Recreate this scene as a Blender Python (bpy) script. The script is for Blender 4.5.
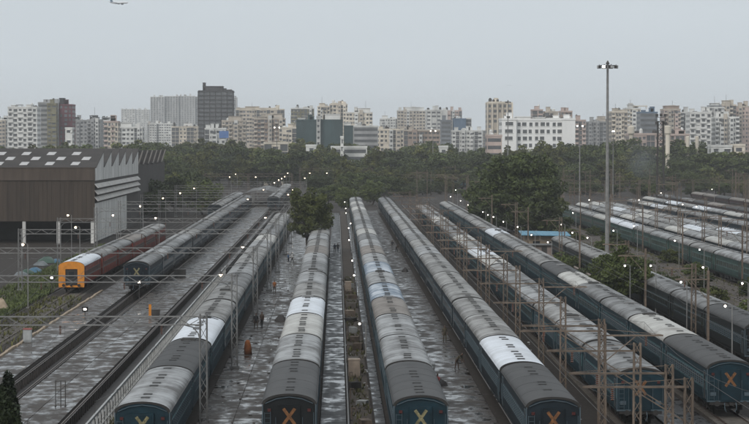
import bpy, math, random
from mathutils import Vector, Matrix
R = math.radians
sc = bpy.context.scene
for o in list(bpy.data.objects): bpy.data.objects.remove(o)
COL = sc.collection
# ---------------------------------------------------------------- camera, sky, sun, exposure
F, CX, YH, H = 2314.0, 336.5, 140.0, 19.7          # focal length in photo pixels, vanishing point of the tracks, eye height
cam = bpy.data.cameras.new('camera'); camo = bpy.data.objects.new('camera', cam); COL.objects.link(camo)
cam.sensor_width = 36; cam.lens = 36 * F / 749; cam.clip_start = 1; cam.clip_end = 20000
camo.location = (0, 0, H)
camo.rotation_euler = (R(90) - math.atan(72 / F), 0, -math.atan(38 / F))
sc.camera = camo
w = bpy.data.worlds.new('World'); sc.world = w; w.use_nodes = True
nt = w.node_tree; bg = nt.nodes['Background']
SUN_EL, SUN_AZ = 38, -150
sky = nt.nodes.new('ShaderNodeTexSky'); sky.sky_type = 'NISHITA'; sky.sun_disc = False
sky.sun_elevation = R(SUN_EL); sky.sun_rotation = R(SUN_AZ); sky.dust_density = 4; sky.air_density = 1.0
hs = nt.nodes.new('ShaderNodeHueSaturation'); hs.inputs['Saturation'].default_value = .25
mx = nt.nodes.new('ShaderNodeMix'); mx.data_type = 'RGBA'; mx.inputs[0].default_value = .92
mx.inputs[7].default_value = (6.65, 7.3, 7.8, 1)      # the even grey cloud layer
ctc = nt.nodes.new('ShaderNodeTexCoord'); cmp_ = nt.nodes.new('ShaderNodeMapping'); cmp_.inputs['Scale'].default_value = (1, 1, 5)
cn = nt.nodes.new('ShaderNodeTexNoise'); cn.inputs['Scale'].default_value = 3.2; cn.inputs['Detail'].default_value = 5
cr_ = nt.nodes.new('ShaderNodeMapRange'); cr_.inputs['To Min'].default_value = .93; cr_.inputs['To Max'].default_value = 1.07
cm_ = nt.nodes.new('ShaderNodeVectorMath'); cm_.operation = 'SCALE'; cm_.inputs[0].default_value = mx.inputs[7].default_value[:3]
nt.links.new(ctc.outputs['Generated'], cmp_.inputs[0]); nt.links.new(cmp_.outputs[0], cn.inputs['Vector']); nt.links.new(cn.outputs['Fac'], cr_.inputs['Value']); nt.links.new(cr_.outputs[0], cm_.inputs['Scale']); nt.links.new(cm_.outputs[0], mx.inputs[7])
nt.links.new(sky.outputs[0], hs.inputs['Color']); nt.links.new(hs.outputs[0], mx.inputs[6])
nt.links.new(mx.outputs[2], bg.inputs[0]); bg.inputs[1].default_value = .10
sun = bpy.data.lights.new('sun', 'SUN'); sun.energy = 1.4; sun.angle = R(30); sun.color = (1, .96, .9)
suno = bpy.data.objects.new('sun', sun); COL.objects.link(suno)
sd = Vector((math.sin(R(SUN_AZ)) * math.cos(R(SUN_EL)), math.cos(R(SUN_AZ)) * math.cos(R(SUN_EL)), math.sin(R(SUN_EL))))
suno.rotation_euler = (-sd).to_track_quat('-Z', 'Y').to_euler(); suno.location = (-40, 60, 90)
vs = sc.view_settings; vs.view_transform = 'Standard'; vs.look = 'None'; vs.exposure = 0; vs.gamma = 1; vs.use_curve_mapping = False
cy = sc.cycles
cy.use_denoising = True; cy.max_bounces = 6; cy.diffuse_bounces = 3; cy.glossy_bounces = 3; cy.volume_bounces = 3
cy.transparent_max_bounces = 8; cy.sample_clamp_indirect = 4; cy.caustics_reflective = False; cy.caustics_refractive = False
random.seed(7)
def gx(px, d): return (px - CX) / F * d            # lateral position of an image column at a distance
def gz(py, d): return H - (py - YH) / F * d        # height of an image row at a distance
# ---------------------------------------------------------------- mesh helpers
class MB:
    def __init__(s): s.v = []; s.f = []; s.m = []
    def add(s, vs_, fs, m=0):
        b = len(s.v); s.v += [tuple(p) for p in vs_]
        for f in fs: s.f.append(tuple(b + i for i in f)); s.m.append(m)
        return s
    def quad(s, a, b, c, d, m=0): return s.add([a, b, c, d], [(0, 1, 2, 3)], m)
    def box(s, x0, x1, y0, y1, z0, z1, m=0):
        return s.add([(x0,y0,z0),(x1,y0,z0),(x1,y1,z0),(x0,y1,z0),(x0,y0,z1),(x1,y0,z1),(x1,y1,z1),(x0,y1,z1)],
                     [(0,3,2,1),(4,5,6,7),(0,1,5,4),(1,2,6,5),(2,3,7,6),(3,0,4,7)], m)
    def bar(s, a, b, r, m=0, n=4, r2=None, caps=True):
        a = Vector(a); b = Vector(b); d = (b - a)
        if d.length < 1e-6: return s
        d.normalize(); u = d.orthogonal().normalized() if abs(d.z) > .99 else d.cross(Vector((0,0,1))).normalized(); v = d.cross(u)
        r2 = r if r2 is None else r2
        ring = lambda c, q: [c + (u*math.cos(2*math.pi*(i+.5)/n) + v*math.sin(2*math.pi*(i+.5)/n))*q for i in range(n)]
        fs = [(i, (i+1) % n, n + (i+1) % n, n + i) for i in range(n)]
        if caps: fs += [tuple(range(n-1, -1, -1)), tuple(range(n, 2*n))]
        return s.add(ring(a, r) + ring(b, r2), fs, m)
    def tube(s, pts, r, m=0, n=6):
        for a, b in zip(pts[:-1], pts[1:]): s.bar(a, b, r, m, n)
        return s
    def lathe(s, prof, m=0, n=12, cx=0, cy=0):
        b = len(s.v)
        for r, z in prof:
            for i in range(n): s.v.append((cx + r*math.cos(2*math.pi*i/n), cy + r*math.sin(2*math.pi*i/n), z))
        for k in range(len(prof)-1):
            for i in range(n):
                j = (i+1) % n; s.f.append((b+k*n+i, b+k*n+j, b+(k+1)*n+j, b+(k+1)*n+i)); s.m.append(m)
        s.f.append(tuple(b+i for i in range(n-1,-1,-1))); s.m.append(m)
        s.f.append(tuple(b+(len(prof)-1)*n+i for i in range(n))); s.m.append(m)
        return s
    def mesh(s, name, mats, smooth=False):
        me = bpy.data.meshes.new(name); me.from_pydata(s.v, [], s.f)
        for m in (mats if isinstance(mats, (list, tuple)) else [mats]): me.materials.append(m)
        me.polygons.foreach_set('material_index', s.m)
        if smooth: me.polygons.foreach_set('use_smooth', [True]*len(s.f))
        me.update(); return me
def obj(name, me, parent=None, loc=(0,0,0), rz=0, mats=None, scale=None, kind=None, label=None):
    o = bpy.data.objects.new(name, me); COL.objects.link(o); o.location = loc
    if rz: o.rotation_euler.z = rz
    if scale: o.scale = scale if isinstance(scale, (tuple, list)) else (scale,)*3
    if parent: o.parent = parent
    if mats:
        for i, m in mats.items():
            o.material_slots[i].link = 'OBJECT'; o.material_slots[i].material = m
    if kind: o['kind'] = kind
    if label: o['label'] = label
    return o
def tag(o, label, cat, group=None):
    o['label'] = label; o['category'] = cat
    if group: o['group'] = group
    return o
def thing(name, label, cat, loc=(0,0,0), rz=0, group=None):
    return tag(obj(name, None, None, loc, rz), label, cat, group)
LAND = [(40,'the white left block'),(75,'the maroon tower'),(120,'the cream left block'),(160,'the two hazy slabs'),(200,'the giant hazy block'),(235,'the dark unfinished tower'),(290,'the wide beige flats'),(345,'the teal offices'),(380,'the bluish windowed block'),(425,'the broad central flats'),(475,'the blue glass office'),(512,'the finned beige tower'),(578,'the white institution'),(612,'the tallest light mast'),(665,'the pink grid office'),(700,'the paired silos'),(999,'the pink right towers')]
ORD = ['nearest','second','third','fourth','fifth','sixth','seventh','eighth','ninth','tenth','eleventh','twelfth','thirteenth','fourteenth','fifteenth','sixteenth','seventeenth','eighteenth','nineteenth','twentieth','twenty-first','twenty-second','twenty-third','twenty-fourth','twenty-fifth','twenty-sixth','twenty-seventh','twenty-eighth','twenty-ninth','thirtieth']
# ---------------------------------------------------------------- materials
def nodes(name):
    m = bpy.data.materials.new(name); m.use_nodes = True; t = m.node_tree
    return m, t, t.nodes['Principled BSDF'], t.nodes.new, t.links.new
def mat(name, col, rough=.6, var=.25, scale=1.0, metal=0, rand=0, bump=0, coord='Object', stretch=(1,1,1), spec=.5, dirt=None, dirt_amt=.5):
    m, t, p, N, L = nodes(name)
    p.inputs['Roughness'].default_value = rough; p.inputs['Metallic'].default_value = metal
    p.inputs['Specular IOR Level'].default_value = spec
    tc = N('ShaderNodeTexCoord'); mp = N('ShaderNodeMapping'); mp.inputs['Scale'].default_value = stretch
    src = tc.outputs['Object']
    if coord == 'World': src = N('ShaderNodeNewGeometry').outputs['Position']
    oi = N('ShaderNodeObjectInfo')
    va = N('ShaderNodeVectorMath'); va.operation = 'ADD'; L(src, va.inputs[0])
    if coord != 'World':
        sv = N('ShaderNodeVectorMath'); sv.operation = 'SCALE'; sv.inputs[0].default_value = (37, 91, 53); L(oi.outputs['Random'], sv.inputs['Scale']); L(sv.outputs[0], va.inputs[1])
    L(va.outputs[0], mp.inputs['Vector'])
    n = N('ShaderNodeTexNoise'); n.inputs['Scale'].default_value = scale; n.inputs['Detail'].default_value = 5; n.inputs['Roughness'].default_value = .6
    L(mp.outputs[0], n.inputs['Vector'])
    cr = N('ShaderNodeValToRGB'); e = cr.color_ramp.elements
    dk = dirt if dirt else tuple(c*(1-var) for c in col)
    lt = tuple(min(1, c*(1+var*.6)) for c in col)
    e[0].position = .28; e[0].color = (*dk, 1); e[1].position = .5 + (.25 if not dirt else .5*dirt_amt*.5); e[1].color = (*lt, 1)
    L(n.outputs['Fac'], cr.inputs['Fac'])
    last = cr.outputs['Color']
    if rand:
        hv = N('ShaderNodeHueSaturation'); mr = N('ShaderNodeMapRange')
        mr.inputs['To Min'].default_value = 1 - rand; mr.inputs['To Max'].default_value = 1 + rand
        L(oi.outputs['Random'], mr.inputs['Value']); L(mr.outputs[0], hv.inputs['Value']); L(last, hv.inputs['Color']); last = hv.outputs[0]
    L(last, p.inputs['Base Color'])
    if bump:
        b = N('ShaderNodeBump'); b.inputs['Strength'].default_value = bump; b.inputs['Distance'].default_value = .05
        L(n.outputs['Fac'], b.inputs['Height']); L(b.outputs[0], p.inputs['Normal'])
    return m
def emit(name, col, s):
    m, t, p, N, L = nodes(name)
    p.inputs['Base Color'].default_value = (*col, 1); p.inputs['Emission Color'].default_value = (*col, 1); p.inputs['Emission Strength'].default_value = s
    return m
def wet(name, col, thr, width=.06, scale=.33, rand=.22, rdry=.5, dark=.55, spec=.5):
    """paving with standing water: the puddle mask only changes gloss and darkens the soaked concrete"""
    m, t, p, N, L = nodes(name)
    p.inputs['Specular IOR Level'].default_value = spec
    g = N('ShaderNodeNewGeometry'); oi = N('ShaderNodeObjectInfo')
    mp = N('ShaderNodeMapping'); mp.inputs['Scale'].default_value = (1, .55, 1); L(g.outputs['Position'], mp.inputs['Vector'])
    n = N('ShaderNodeTexNoise'); n.inputs['Scale'].default_value = scale; n.inputs['Detail'].default_value = 7; n.inputs['Roughness'].default_value = .62
    L(mp.outputs[0], n.inputs['Vector'])
    sh = N('ShaderNodeMath'); sh.operation = 'MULTIPLY_ADD'; sh.inputs[1].default_value = .10; L(oi.outputs['Random'], sh.inputs[0]); L(n.outputs['Fac'], sh.inputs[2])
    mr = N('ShaderNodeMapRange'); mr.inputs['From Min'].default_value = thr; mr.inputs['From Max'].default_value = thr + width; mr.clamp = True
    L(sh.outputs[0], mr.inputs['Value'])
    n2 = N('ShaderNodeTexNoise'); n2.inputs['Scale'].default_value = 2.6; n2.inputs['Detail'].default_value = 6; L(g.outputs['Position'], n2.inputs['Vector'])
    cr = N('ShaderNodeValToRGB'); e = cr.color_ramp.elements
    e[0].position = .3; e[0].color = (*[c*.6 for c in col], 1); e[1].position = .72; e[1].color = (*[c*1.3 for c in col], 1); L(n2.outputs['Fac'], cr.inputs['Fac'])
    hv = N('ShaderNodeHueSaturation'); vr = N('ShaderNodeMapRange'); vr.inputs['To Min'].default_value = 1-rand; vr.inputs['To Max'].default_value = 1+rand
    L(oi.outputs['Random'], vr.inputs['Value']); L(vr.outputs[0], hv.inputs['Value']); L(cr.outputs[0], hv.inputs['Color'])
    mix = N('ShaderNodeMix'); mix.data_type = 'RGBA'; mix.inputs[7].default_value = (*[c*dark for c in col], 1); L(mr.outputs[0], mix.inputs[0]); L(hv.outputs[0], mix.inputs[6])
    L(mix.outputs[2], p.inputs['Base Color'])
    rr = N('ShaderNodeMapRange'); rr.inputs['To Min'].default_value = rdry; rr.inputs['To Max'].default_value = .05; L(mr.outputs[0], rr.inputs['Value']); L(rr.outputs[0], p.inputs['Roughness'])
    b = N('ShaderNodeBump'); b.inputs['Distance'].default_value = .02
    inv = N('ShaderNodeMath'); inv.operation = 'MULTIPLY_ADD'; inv.inputs[1].default_value = -.4; inv.inputs[2].default_value = .4; L(mr.outputs[0], inv.inputs[0]); L(inv.outputs[0], b.inputs['Strength'])
    L(n2.outputs['Fac'], b.inputs['Height']); L(b.outputs[0], p.inputs['Normal'])
    return m
M = {}
M['ground'] = wet('yard_ballast', (.042, .034, .029), .69, .05, .2, 0, .85, .5, spec=.15)
M['earth'] = mat('brown_earth', (.070, .054, .042), .95, .5, .5, coord='World', bump=.4)
M['paving'] = wet('damp_concrete', (.058, .045, .036), .49, .20, .85, rdry=.66, spec=.32)
M['paving_wet'] = wet('rain_soaked_concrete', (.048, .046, .046), .50, .18, .95, .25, .6, .7, spec=.35)
M['pit'] = mat('pit_wall', (.055, .045, .04), .7, .5, 1.2, coord='World', bump=.3)
M['rail'] = mat('rail_steel', (.16, .12, .10), .4, .3, 2, metal=.6)
M['sleeper'] = mat('sleeper_concrete', (.13, .115, .1), .85, .4, 2)
M['steel'] = mat('galvanised_grey_steel', (.21, .205, .198), .6, .35, 1.5, rand=.15)
M['rust'] = mat('rust_brown_painted_steel', (.165, .125, .095), .75, .55, 2.2, rand=.2)
M['darksteel'] = mat('dark_steel', (.05, .045, .042), .6, .4, 2)
M['wire'] = mat('copper_wire_dark', (.04, .035, .03), .5, .2, 1)
M['white_paint'] = mat('dirty_white_paint', (.42, .42, .41), .6, .4, 2)
M['insulator'] = mat('brown_porcelain', (.12, .05, .03), .25, .2, 2)
M['lamp'] = emit('lit_lamp_white', (1, .93, .82), 7)
M['lampgreen'] = emit('lit_signal_green', (.75, 1, .85), 6)
M['greytank'] = mat('grey_tank_paint', (.22,.22,.22), .6, .4, 2)
M['ventgrey'] = mat('ventilator_grey', (.05,.048,.046), .7, .4, 2, rand=.3)
M['black'] = mat('soot_black', (.018, .017, .017), .7, .3, 2)
M['under'] = mat('underframe_grime', (.03, .027, .025), .8, .4, 2)
M['glass'] = mat('dark_window_glass', (.022, .026, .03), .15, .3, 3)
M['frame'] = mat('window_frame_paint', (.07, .10, .12), .6, .3, 2)
M['redpaint0'] = mat('tail_lamp_red', (.07,.012,.01), .4, .2, 3)
M['xpaint_y'] = mat('yellow_marking_paint', (.23, .20, .10), .7, .8, 6)
M['xpaint_o'] = mat('orange_marking_paint', (.20, .082, .024), .7, .8, 6)
def roofmat(n, col, dirt, amt=.5, rand=.08):
    m, t, p, N, L = nodes('roof_'+n)
    tc = N('ShaderNodeTexCoord'); oi = N('ShaderNodeObjectInfo')
    sv = N('ShaderNodeVectorMath'); sv.operation = 'SCALE'; sv.inputs[0].default_value = (3,91,5); L(oi.outputs['Random'], sv.inputs['Scale'])
    va = N('ShaderNodeVectorMath'); L(tc.outputs['Object'], va.inputs[0]); L(sv.outputs[0], va.inputs[1])
    def noise(scale, stretch, detail=5):
        mp = N('ShaderNodeMapping'); mp.inputs['Scale'].default_value = stretch; L(va.outputs[0], mp.inputs['Vector'])
        q = N('ShaderNodeTexNoise'); q.inputs['Scale'].default_value = scale; q.inputs['Detail'].default_value = detail; q.inputs['Roughness'].default_value = .65; L(mp.outputs[0], q.inputs['Vector']); return q.outputs['Fac']
    def math_(op, a, b):
        q = N('ShaderNodeMath'); q.operation = op
        for k, v in enumerate((a, b)):
            if isinstance(v, (int, float)): q.inputs[k].default_value = v
            else: L(v, q.inputs[k])
        return q.outputs[0]
    def rng(a, lo, hi):
        q = N('ShaderNodeMapRange'); q.inputs['From Min'].default_value = lo; q.inputs['From Max'].default_value = hi; q.clamp = True; L(a, q.inputs['Value']); return q.outputs[0]
    streak = rng(noise(1.0, (.22, 1.1, .22)), .42, .66)          # rain run-off from ridge to eaves
    patch = rng(noise(.4, (1, .5, 1)), .42, .60)                 # blotches of soot and worn paint
    sp = N('ShaderNodeSeparateXYZ'); L(tc.outputs['Object'], sp.inputs[0])
    ax = math_('ABSOLUTE', sp.outputs[0], 0)
    ridge = math_('SUBTRACT', 1, rng(math_('ADD', ax, math_('MULTIPLY', noise(1.3, (1,1,1)), .5)), .42, .85))     # soot along the ventilator line
    eave = rng(math_('ADD', ax, math_('MULTIPLY', noise(.8, (1,.6,1)), .5)), 1.55, 1.95)
    fac = math_('MINIMUM', math_('MULTIPLY', math_('ADD', math_('ADD', math_('MULTIPLY', streak, .55), math_('MULTIPLY', patch, .55)), math_('ADD', math_('MULTIPLY', ridge, .30), math_('MULTIPLY', eave, .5))), amt), 1)
    mix = N('ShaderNodeMix'); mix.data_type = 'RGBA'; mix.inputs[6].default_value = (*col,1); mix.inputs[7].default_value = (*dirt,1); L(fac, mix.inputs[0])
    hv = N('ShaderNodeHueSaturation'); mr = N('ShaderNodeMapRange'); mr.inputs['To Min'].default_value = 1-rand; mr.inputs['To Max'].default_value = 1+rand
    L(oi.outputs['Random'], mr.inputs['Value']); L(mr.outputs[0], hv.inputs['Value']); L(mix.outputs[2], hv.inputs['Color']); L(hv.outputs[0], p.inputs['Base Color'])
    p.inputs['Roughness'].default_value = .55; p.inputs['Specular IOR Level'].default_value = .25
    return m
ROOF = {
 'white': ('bright white', roofmat('white', (.72,.75,.80), (.38,.38,.38), .5, .04)),
 'pale': ('pale grey', roofmat('pale_grey', (.385,.388,.392), (.10,.095,.09), 1.0)),
 'cream': ('cream white', roofmat('cream', (.54,.53,.50), (.2,.18,.16), .65)),
 'tan': ('tan grey', roofmat('tan_grey', (.335,.328,.318), (.085,.077,.068), 1.0, .12)),
 'brown': ('brown stained', roofmat('brown_stained', (.25,.22,.195), (.09,.07,.055), .8)),
 'grey': ('mid grey', roofmat('mid_grey', (.25,.25,.25), (.06,.056,.052), 1.0, .15)),
 'dark': ('charcoal', roofmat('charcoal', (.052,.049,.047), (.022,.02,.019), .8, .12)),
 'steelblue': ('white and blue', roofmat('slate_blue', (.55,.58,.62), (.13,.17,.22), 1.3)),
}
def livery(n, dark, band): return (mat(n+'_dark', dark, .6, .5, .9, stretch=(1,.6,1.6), rand=.15, spec=.25), mat(n+'_band', band, .65, .5, 1.1, stretch=(1,.6,1.6), rand=.15, spec=.25))
LIV = {
 'blue': livery('blue_livery', (.006, .025, .036), (.075, .150, .160)),
 'navy': livery('navy_livery', (.005, .012, .020), (.03, .055, .075)),
 'slate': livery('slate_livery', (.009, .016, .022), (.065, .095, .11)),
 'green': livery('green_livery', (.03, .065, .058), (.10, .17, .145)),
 'red': livery('red_livery', (.21, .040, .026), (.27, .085, .05)),
 'maroon': livery('maroon_livery', (.06, .03, .028), (.08, .05, .045)),
 'black': livery('sooty_livery', (.008, .010, .011), (.032, .045, .043)),
}
ORANGE = mat('orange_end_paint', (.66, .24, .02), .55, .25, 2)
# ---------------------------------------------------------------- ground, pits, platforms
PITS = [(-26.6, -24.0), (-19.2, -17.25), (-16.75, -16.15)]
def make_ground():
    mb = MB(); xs = [-2300, -60]; 
    for a, b in PITS: xs += [a, b]
    xs += [60, 2300]; ys = [-15, 70, 720, 6300]; D = -.95
    for j in range(3):
        for i in range(len(xs)-1):
            pit = j == 1 and any(abs(xs[i]-a) < 1e-6 for a, b in PITS)
            z = D if pit else 0
            mb.quad((xs[i],ys[j],z),(xs[i+1],ys[j],z),(xs[i+1],ys[j+1],z),(xs[i],ys[j+1],z), 1 if pit else 0)
            if pit:
                a, b, c, d = xs[i], xs[i+1], ys[j], ys[j+1]
                mb.quad((a,c,D),(a,d,D),(a,d,0),(a,c,0),1).quad((b,c,0),(b,d,0),(b,d,D),(b,c,D),1)
                mb.quad((a,c,0),(b,c,0),(b,c,D),(a,c,D),1).quad((a,d,D),(b,d,D),(b,d,0),(a,d,0),1)
    obj('ground', mb.mesh('ground', [M['ground'], M['pit']]), kind='structure')
make_ground()
def platform(name, x0, x1, y0, y1, far, m, L=3.6, z=.13, splits=1):
    base = obj(name, MB().box(x0+.06, x1-.06, y0, far, -.02, z-.05).mesh(name, m), kind='structure')
    rnd = random.Random(name)
    n = int((y1-y0)/L); wx = (x1-x0)/splits
    proto = {}
    for k in range(n):
        for s in range(splits):
            key = s
            if key not in proto:
                g = .02; mb = MB(); hx = wx/2-g; hy = L/2-g; b = .02
                mb.add([(-hx,-hy,-.08),(hx,-hy,-.08),(hx,hy,-.08),(-hx,hy,-.08),(-hx,-hy,-b),(hx,-hy,-b),(hx,hy,-b),(-hx,hy,-b),
                        (-hx+b,-hy+b,0),(hx-b,-hy+b,0),(hx-b,hy-b,0),(-hx+b,hy-b,0)],
                       [(0,1,5,4),(1,2,6,5),(2,3,7,6),(3,0,4,7),(4,5,9,8),(5,6,10,9),(6,7,11,10),(7,4,8,11),(8,9,10,11)])
                proto[key] = mb.mesh('paving_slab', m)
            o = obj('slab', proto[key], base, (x0+wx*(s+.5), y0+L*(k+.5), z+rnd.uniform(-.008,.008)))
            o.rotation_euler = (rnd.uniform(-.002,.002), rnd.uniform(-.002,.002), 0)
    obj('far_paving', MB().box(x0, x1, y0+n*L+.02, far, z-.08, z).mesh('far_paving', m), base)
    return base
platform('platform_by_shed', -30.2, -26.65, 118, 300, 640, M['paving'])
platform('platform_between_pits', -23.95, -19.25, 118, 310, 700, M['paving'], 3.6, .13, 2)
obj('pit_walkway', MB().box(-17.22, -16.78, 100, 700, -.9, .1).mesh('pit_walkway', M['paving']), kind='structure')
platform('platform_beside_masts', -9.7, -4.7, 118, 300, 520, M['paving'], 3.4, .13, 2)
platform('platform_wet_strip', -1.15, .7, 118, 330, 620, M['paving_wet'], 2.6)
platform('platform_narrow_strip', 2.65, 3.4, 118, 290, 620, M['paving_wet'], 2.6)
platform('platform_between_blue_trains', 6.85, 11.2, 118, 330, 640, M['paving'], 3.2, .13, 1)
platform('platform_right', 22.6, 25.9, 118, 200, 560, M['paving_wet'], 3.2, .13, 2)
obj('service_strip', MB().box(.95, 2.5, 110, 640, -.02, .08).mesh('service_strip', M['earth']), kind='structure')
obj('verge', MB().box(-44, -36.6, 120, 420, -.02, .12).mesh('verge', M['earth']), kind='structure')
obj('embankment', MB().add([(41,180,0.01),(52.5,180,0.01),(52.5,640,0.01),(41,640,0.01),(44,180,1.1),(51,180,1.1),(51,640,1.1),(44,640,1.1)],
    [(4,5,6,7),(0,1,5,4),(1,2,6,5),(2,3,7,6),(3,0,4,7)]).mesh('embankment', M['earth']), kind='structure')
# tracks
RAILM = {}
def track(X, y0, y1, sleepers=None, z=0, name='rail_track', piers=False):
    t = obj(name, None, None, (X, y0, 0)); t['kind'] = 'structure'
    L = y1-y0
    mb = MB().add([(-.07,0,0),(.07,0,0),(.035,0,.03),(.035,0,.15),(-.035,0,.15),(-.035,0,.03),(-.07,L,0),(.07,L,0),(.035,L,.03),(.035,L,.15),(-.035,L,.15),(-.035,L,.03)],
                  [(0,1,7,6),(1,2,8,7),(2,3,9,8),(3,4,10,9),(4,5,11,10),(5,0,6,11),(5,4,3,2,1,0),(6,7,8,9,10,11)])
    me = mb.mesh('rail', M['rail'])
    for s in (-.87, .87): obj('rail', me, t, (s, 0, z))
    if sleepers:
        s0, s1 = sleepers; mb = MB(); y = s0-y0
        while y < s1-y0: mb.box(-1.37, 1.37, y-.12, y+.12, -.02, .035); y += .65
        obj('sleepers', mb.mesh('sleepers', M['sleeper']), t, (0, 0, z), kind='stuff')
    if piers:
        mb = MB(); y = 2
        while y < L: mb.box(-.99, -.75, y-.2, y+.2, -.94, z-.003).box(.75, .99, y-.2, y+.2, -.94, z-.003); y += 1.4
        obj('rail_piers', mb.mesh('rail_piers', M['pit']), t, kind='stuff')
    return t
track(-33.4, 120, 720, (140, 330), 0.02)
track(-25.3, 75, 715, None, -.12, piers=True)
track(-18.2, 75, 715, None, -.12, piers=True)
track(-14.6, 75, 700, (110, 330), .02)
for X, a in ((-11.5, 110), (-2.88, 110), (5.13, 110), (13.04, 110), (20.7, 110), (27.75, 110), (36.4, 170), (47.5, 180), (55.3, 250), (61.1, 250), (65.1, 270), (69, 270), (78, 300), (86, 320), (94, 340), (102, 360)):
    track(X, a, 700, (a, 240) if X in (20.7, 27.75, 36.4) else None, .02 if X != 47.5 else 1.1)
# ---------------------------------------------------------------- coaches
CL, PITCH, HW = 21.34, 22.3, 1.62
def ell(x): return 3.42 + .61*math.sqrt(max(0, 1-(x/1.66)**2))
def coach_meshes():
    P = {}
    b = MB(); h = CL/2
    for s in (-1, 1):
        q = lambda z0, z1, m, x0=HW, x1=HW: b.quad((s*x0,-h,z0),(s*x0,h,z0),(s*x1,h,z1),(s*x1,-h,z1), m) if s > 0 else b.quad((s*x0,h,z0),(s*x0,-h,z0),(s*x1,-h,z1),(s*x1,h,z1), m)
        q(1.05, 1.25, 0, HW-.06, HW); q(1.25, 1.86, 0); q(1.86, 2.86, 1); q(2.86, 3.44, 0, HW, HW-.02)
        b.box(s*HW - (.0 if s > 0 else .02), s*HW + (.02 if s > 0 else 0), -h+.05, h-.05, 1.84, 1.88, 0).box(s*HW - (.0 if s > 0 else .02), s*HW + (.02 if s > 0 else 0), -h+.05, h-.05, 2.85, 2.89, 0)
    for e in (-1, 1):
        prof = [(-HW,1.05),(HW,1.05),(HW,3.44)] + [(1.58*math.cos(a), 3.42+.58*math.sin(a)) for a in [R(i*15) for i in range(1, 12)]] + [(-HW,3.44)]
        vs_ = [(x, e*h, z) for x, z in prof]; f = list(range(len(vs_)))
        b.add(vs_, [tuple(f) if e < 0 else tuple(reversed(f))], 0)
    b.quad((-HW,-h,1.05),(-HW,h,1.05),(HW,h,1.05),(HW,-h,1.05), 0)
    P['body'] = b.mesh('coach_body', list(LIV['blue']))
    r = MB(); n = 18; hh = h+.04
    xs = [-1.66*math.cos(math.pi*i/n) for i in range(n+1)]
    ysl = [-hh, hh]
    top = [(x, ell(x)+.02) for x in xs]
    vs_ = []; 
    for y in ysl: vs_ += [(x, y, z) for x, z in top]
    r.add(vs_, [(i, i+1, n+1+i+1, n+1+i) for i in range(n)])
    for y, fl in ((-hh, 0), (hh, 1)):      # end lip
        a = [(x, y, z) for x, z in top]; c = [(x*.93, y, z-.13) for x, z in top]
        r.add(a+c, [((i, n+1+i, n+2+i, i+1) if not fl else (i, i+1, n+2+i, n+1+i)) for i in range(n)], 1)
    for s in (-1, 1):                     # gutters
        x = s*1.66; r.box(min(x, x+s*.04), max(x, x+s*.04), -hh, hh, 3.40, 3.47)
    k = 5
    for i in range(1, k):                  # transverse roof ribs
        y = -hh + .05 + i*(2*hh-.1)/k; t2 = [(x, ell(x)+.028) for x in xs[1:-1]]; nn = len(t2)
        r.add([(x, y-.05, z) for x, z in t2]+[(x, y+.05, z) for x, z in t2]+[(x, y-.06, z-.03) for x, z in t2]+[(x, y+.06, z-.03) for x, z in t2],
              [(j, j+1, nn+j+1, nn+j) for j in range(nn-1)] + [(2*nn+j, 2*nn+j+1, j+1, j) for j in range(nn-1)] + [(nn+j, nn+j+1, 3*nn+j+1, 3*nn+j) for j in range(nn-1)])
    me = r.mesh('coach_roof', [ROOF['grey'][1], M['under']]); 
    P['roof'] = me
    v = MB().box(-.25, .25, -.22, .22, -.08, .02).add([(-.28,-.26,.02),(.28,-.26,.02),(.28,.26,.02),(-.28,.26,.02),(-.20,-.18,.045),(.20,-.18,.045),(.20,.18,.045),(-.20,.18,.045)],[(0,1,5,4),(1,2,6,5),(2,3,7,6),(3,0,4,7),(4,5,6,7),(3,2,1,0)])
    P['vent'] = v.mesh('roof_ventilator', M['ventgrey'])
    wn = MB()                             # window: frame, recessed pane, bars (faces +x)
    wn.box(-.02,.035,-.37,.37,-.38,-.33).box(-.02,.035,-.37,.37,.33,.38).box(-.02,.035,-.37,-.32,-.33,.33).box(-.02,.035,.32,.37,-.33,.33)
    wn.quad((.006,-.32,-.33),(.006,.32,-.33),(.006,.32,.33),(.006,-.32,.33),1)
    for z in (-.16, 0, .16): wn.box(.01,.025,-.32,.32,z-.012,z+.012)
    P['window'] = wn.mesh('coach_window', [M['frame'], M['glass']])
    dr = MB(); dr.box(-.02,.03,-.45,-.40,-.98,.98).box(-.02,.03,.40,.45,-.98,.98).box(-.02,.03,-.40,.40,.93,.98).quad((.006,-.4,-.98),(.006,.4,-.98),(.006,.4,.93),(.006,-.4,.93),1)
    dr.box(.0,.03,-.24,.24,.1,.62,2).bar((.06,-.55,-.6),(.06,-.55,.5),.02,0).bar((.06,.55,-.6),(.06,.55,.5),.02,0)
    P['door'] = dr.mesh('coach_door', [M['frame'], M['under'], M['glass']])
    ub = MB(); ub.box(-1.45,1.45,-h,h,.85,1.045)
    for y in (-3.6,-1.2,1.5,3.4): ub.box(-1.3,1.3,y-.8,y+.6,.42,.85)
    for e in (-1,1):
        for s in (-1,1): ub.bar((s*.98,e*h,.98),(s*.98,e*(h+.38),.98),.07,0,8).bar((s*.98,e*(h+.38),.98),(s*.98,e*(h+.42),.98),.2,0,10)
        ub.box(-.12,.12,min(e*h,e*(h+.45)),max(e*h,e*(h+.45)),.86,1.02)
    P['under'] = ub.mesh('underframe', M['under'])
    bo = MB()
    for s in (-1,1):
        bo.box(s*1.05-.07, s*1.05+.07, -1.8, 1.8, .5, .75).box(s*1.05-.12, s*1.05+.12, -.5, .5, .35, .62)
        for y in (-1.45,1.45): bo.bar((s*.78,y,.46),(s*.92,y,.46),.455,0,14).box(s*1.05-.1,s*1.05+.1,y-.2,y+.2,.32,.62)
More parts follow.
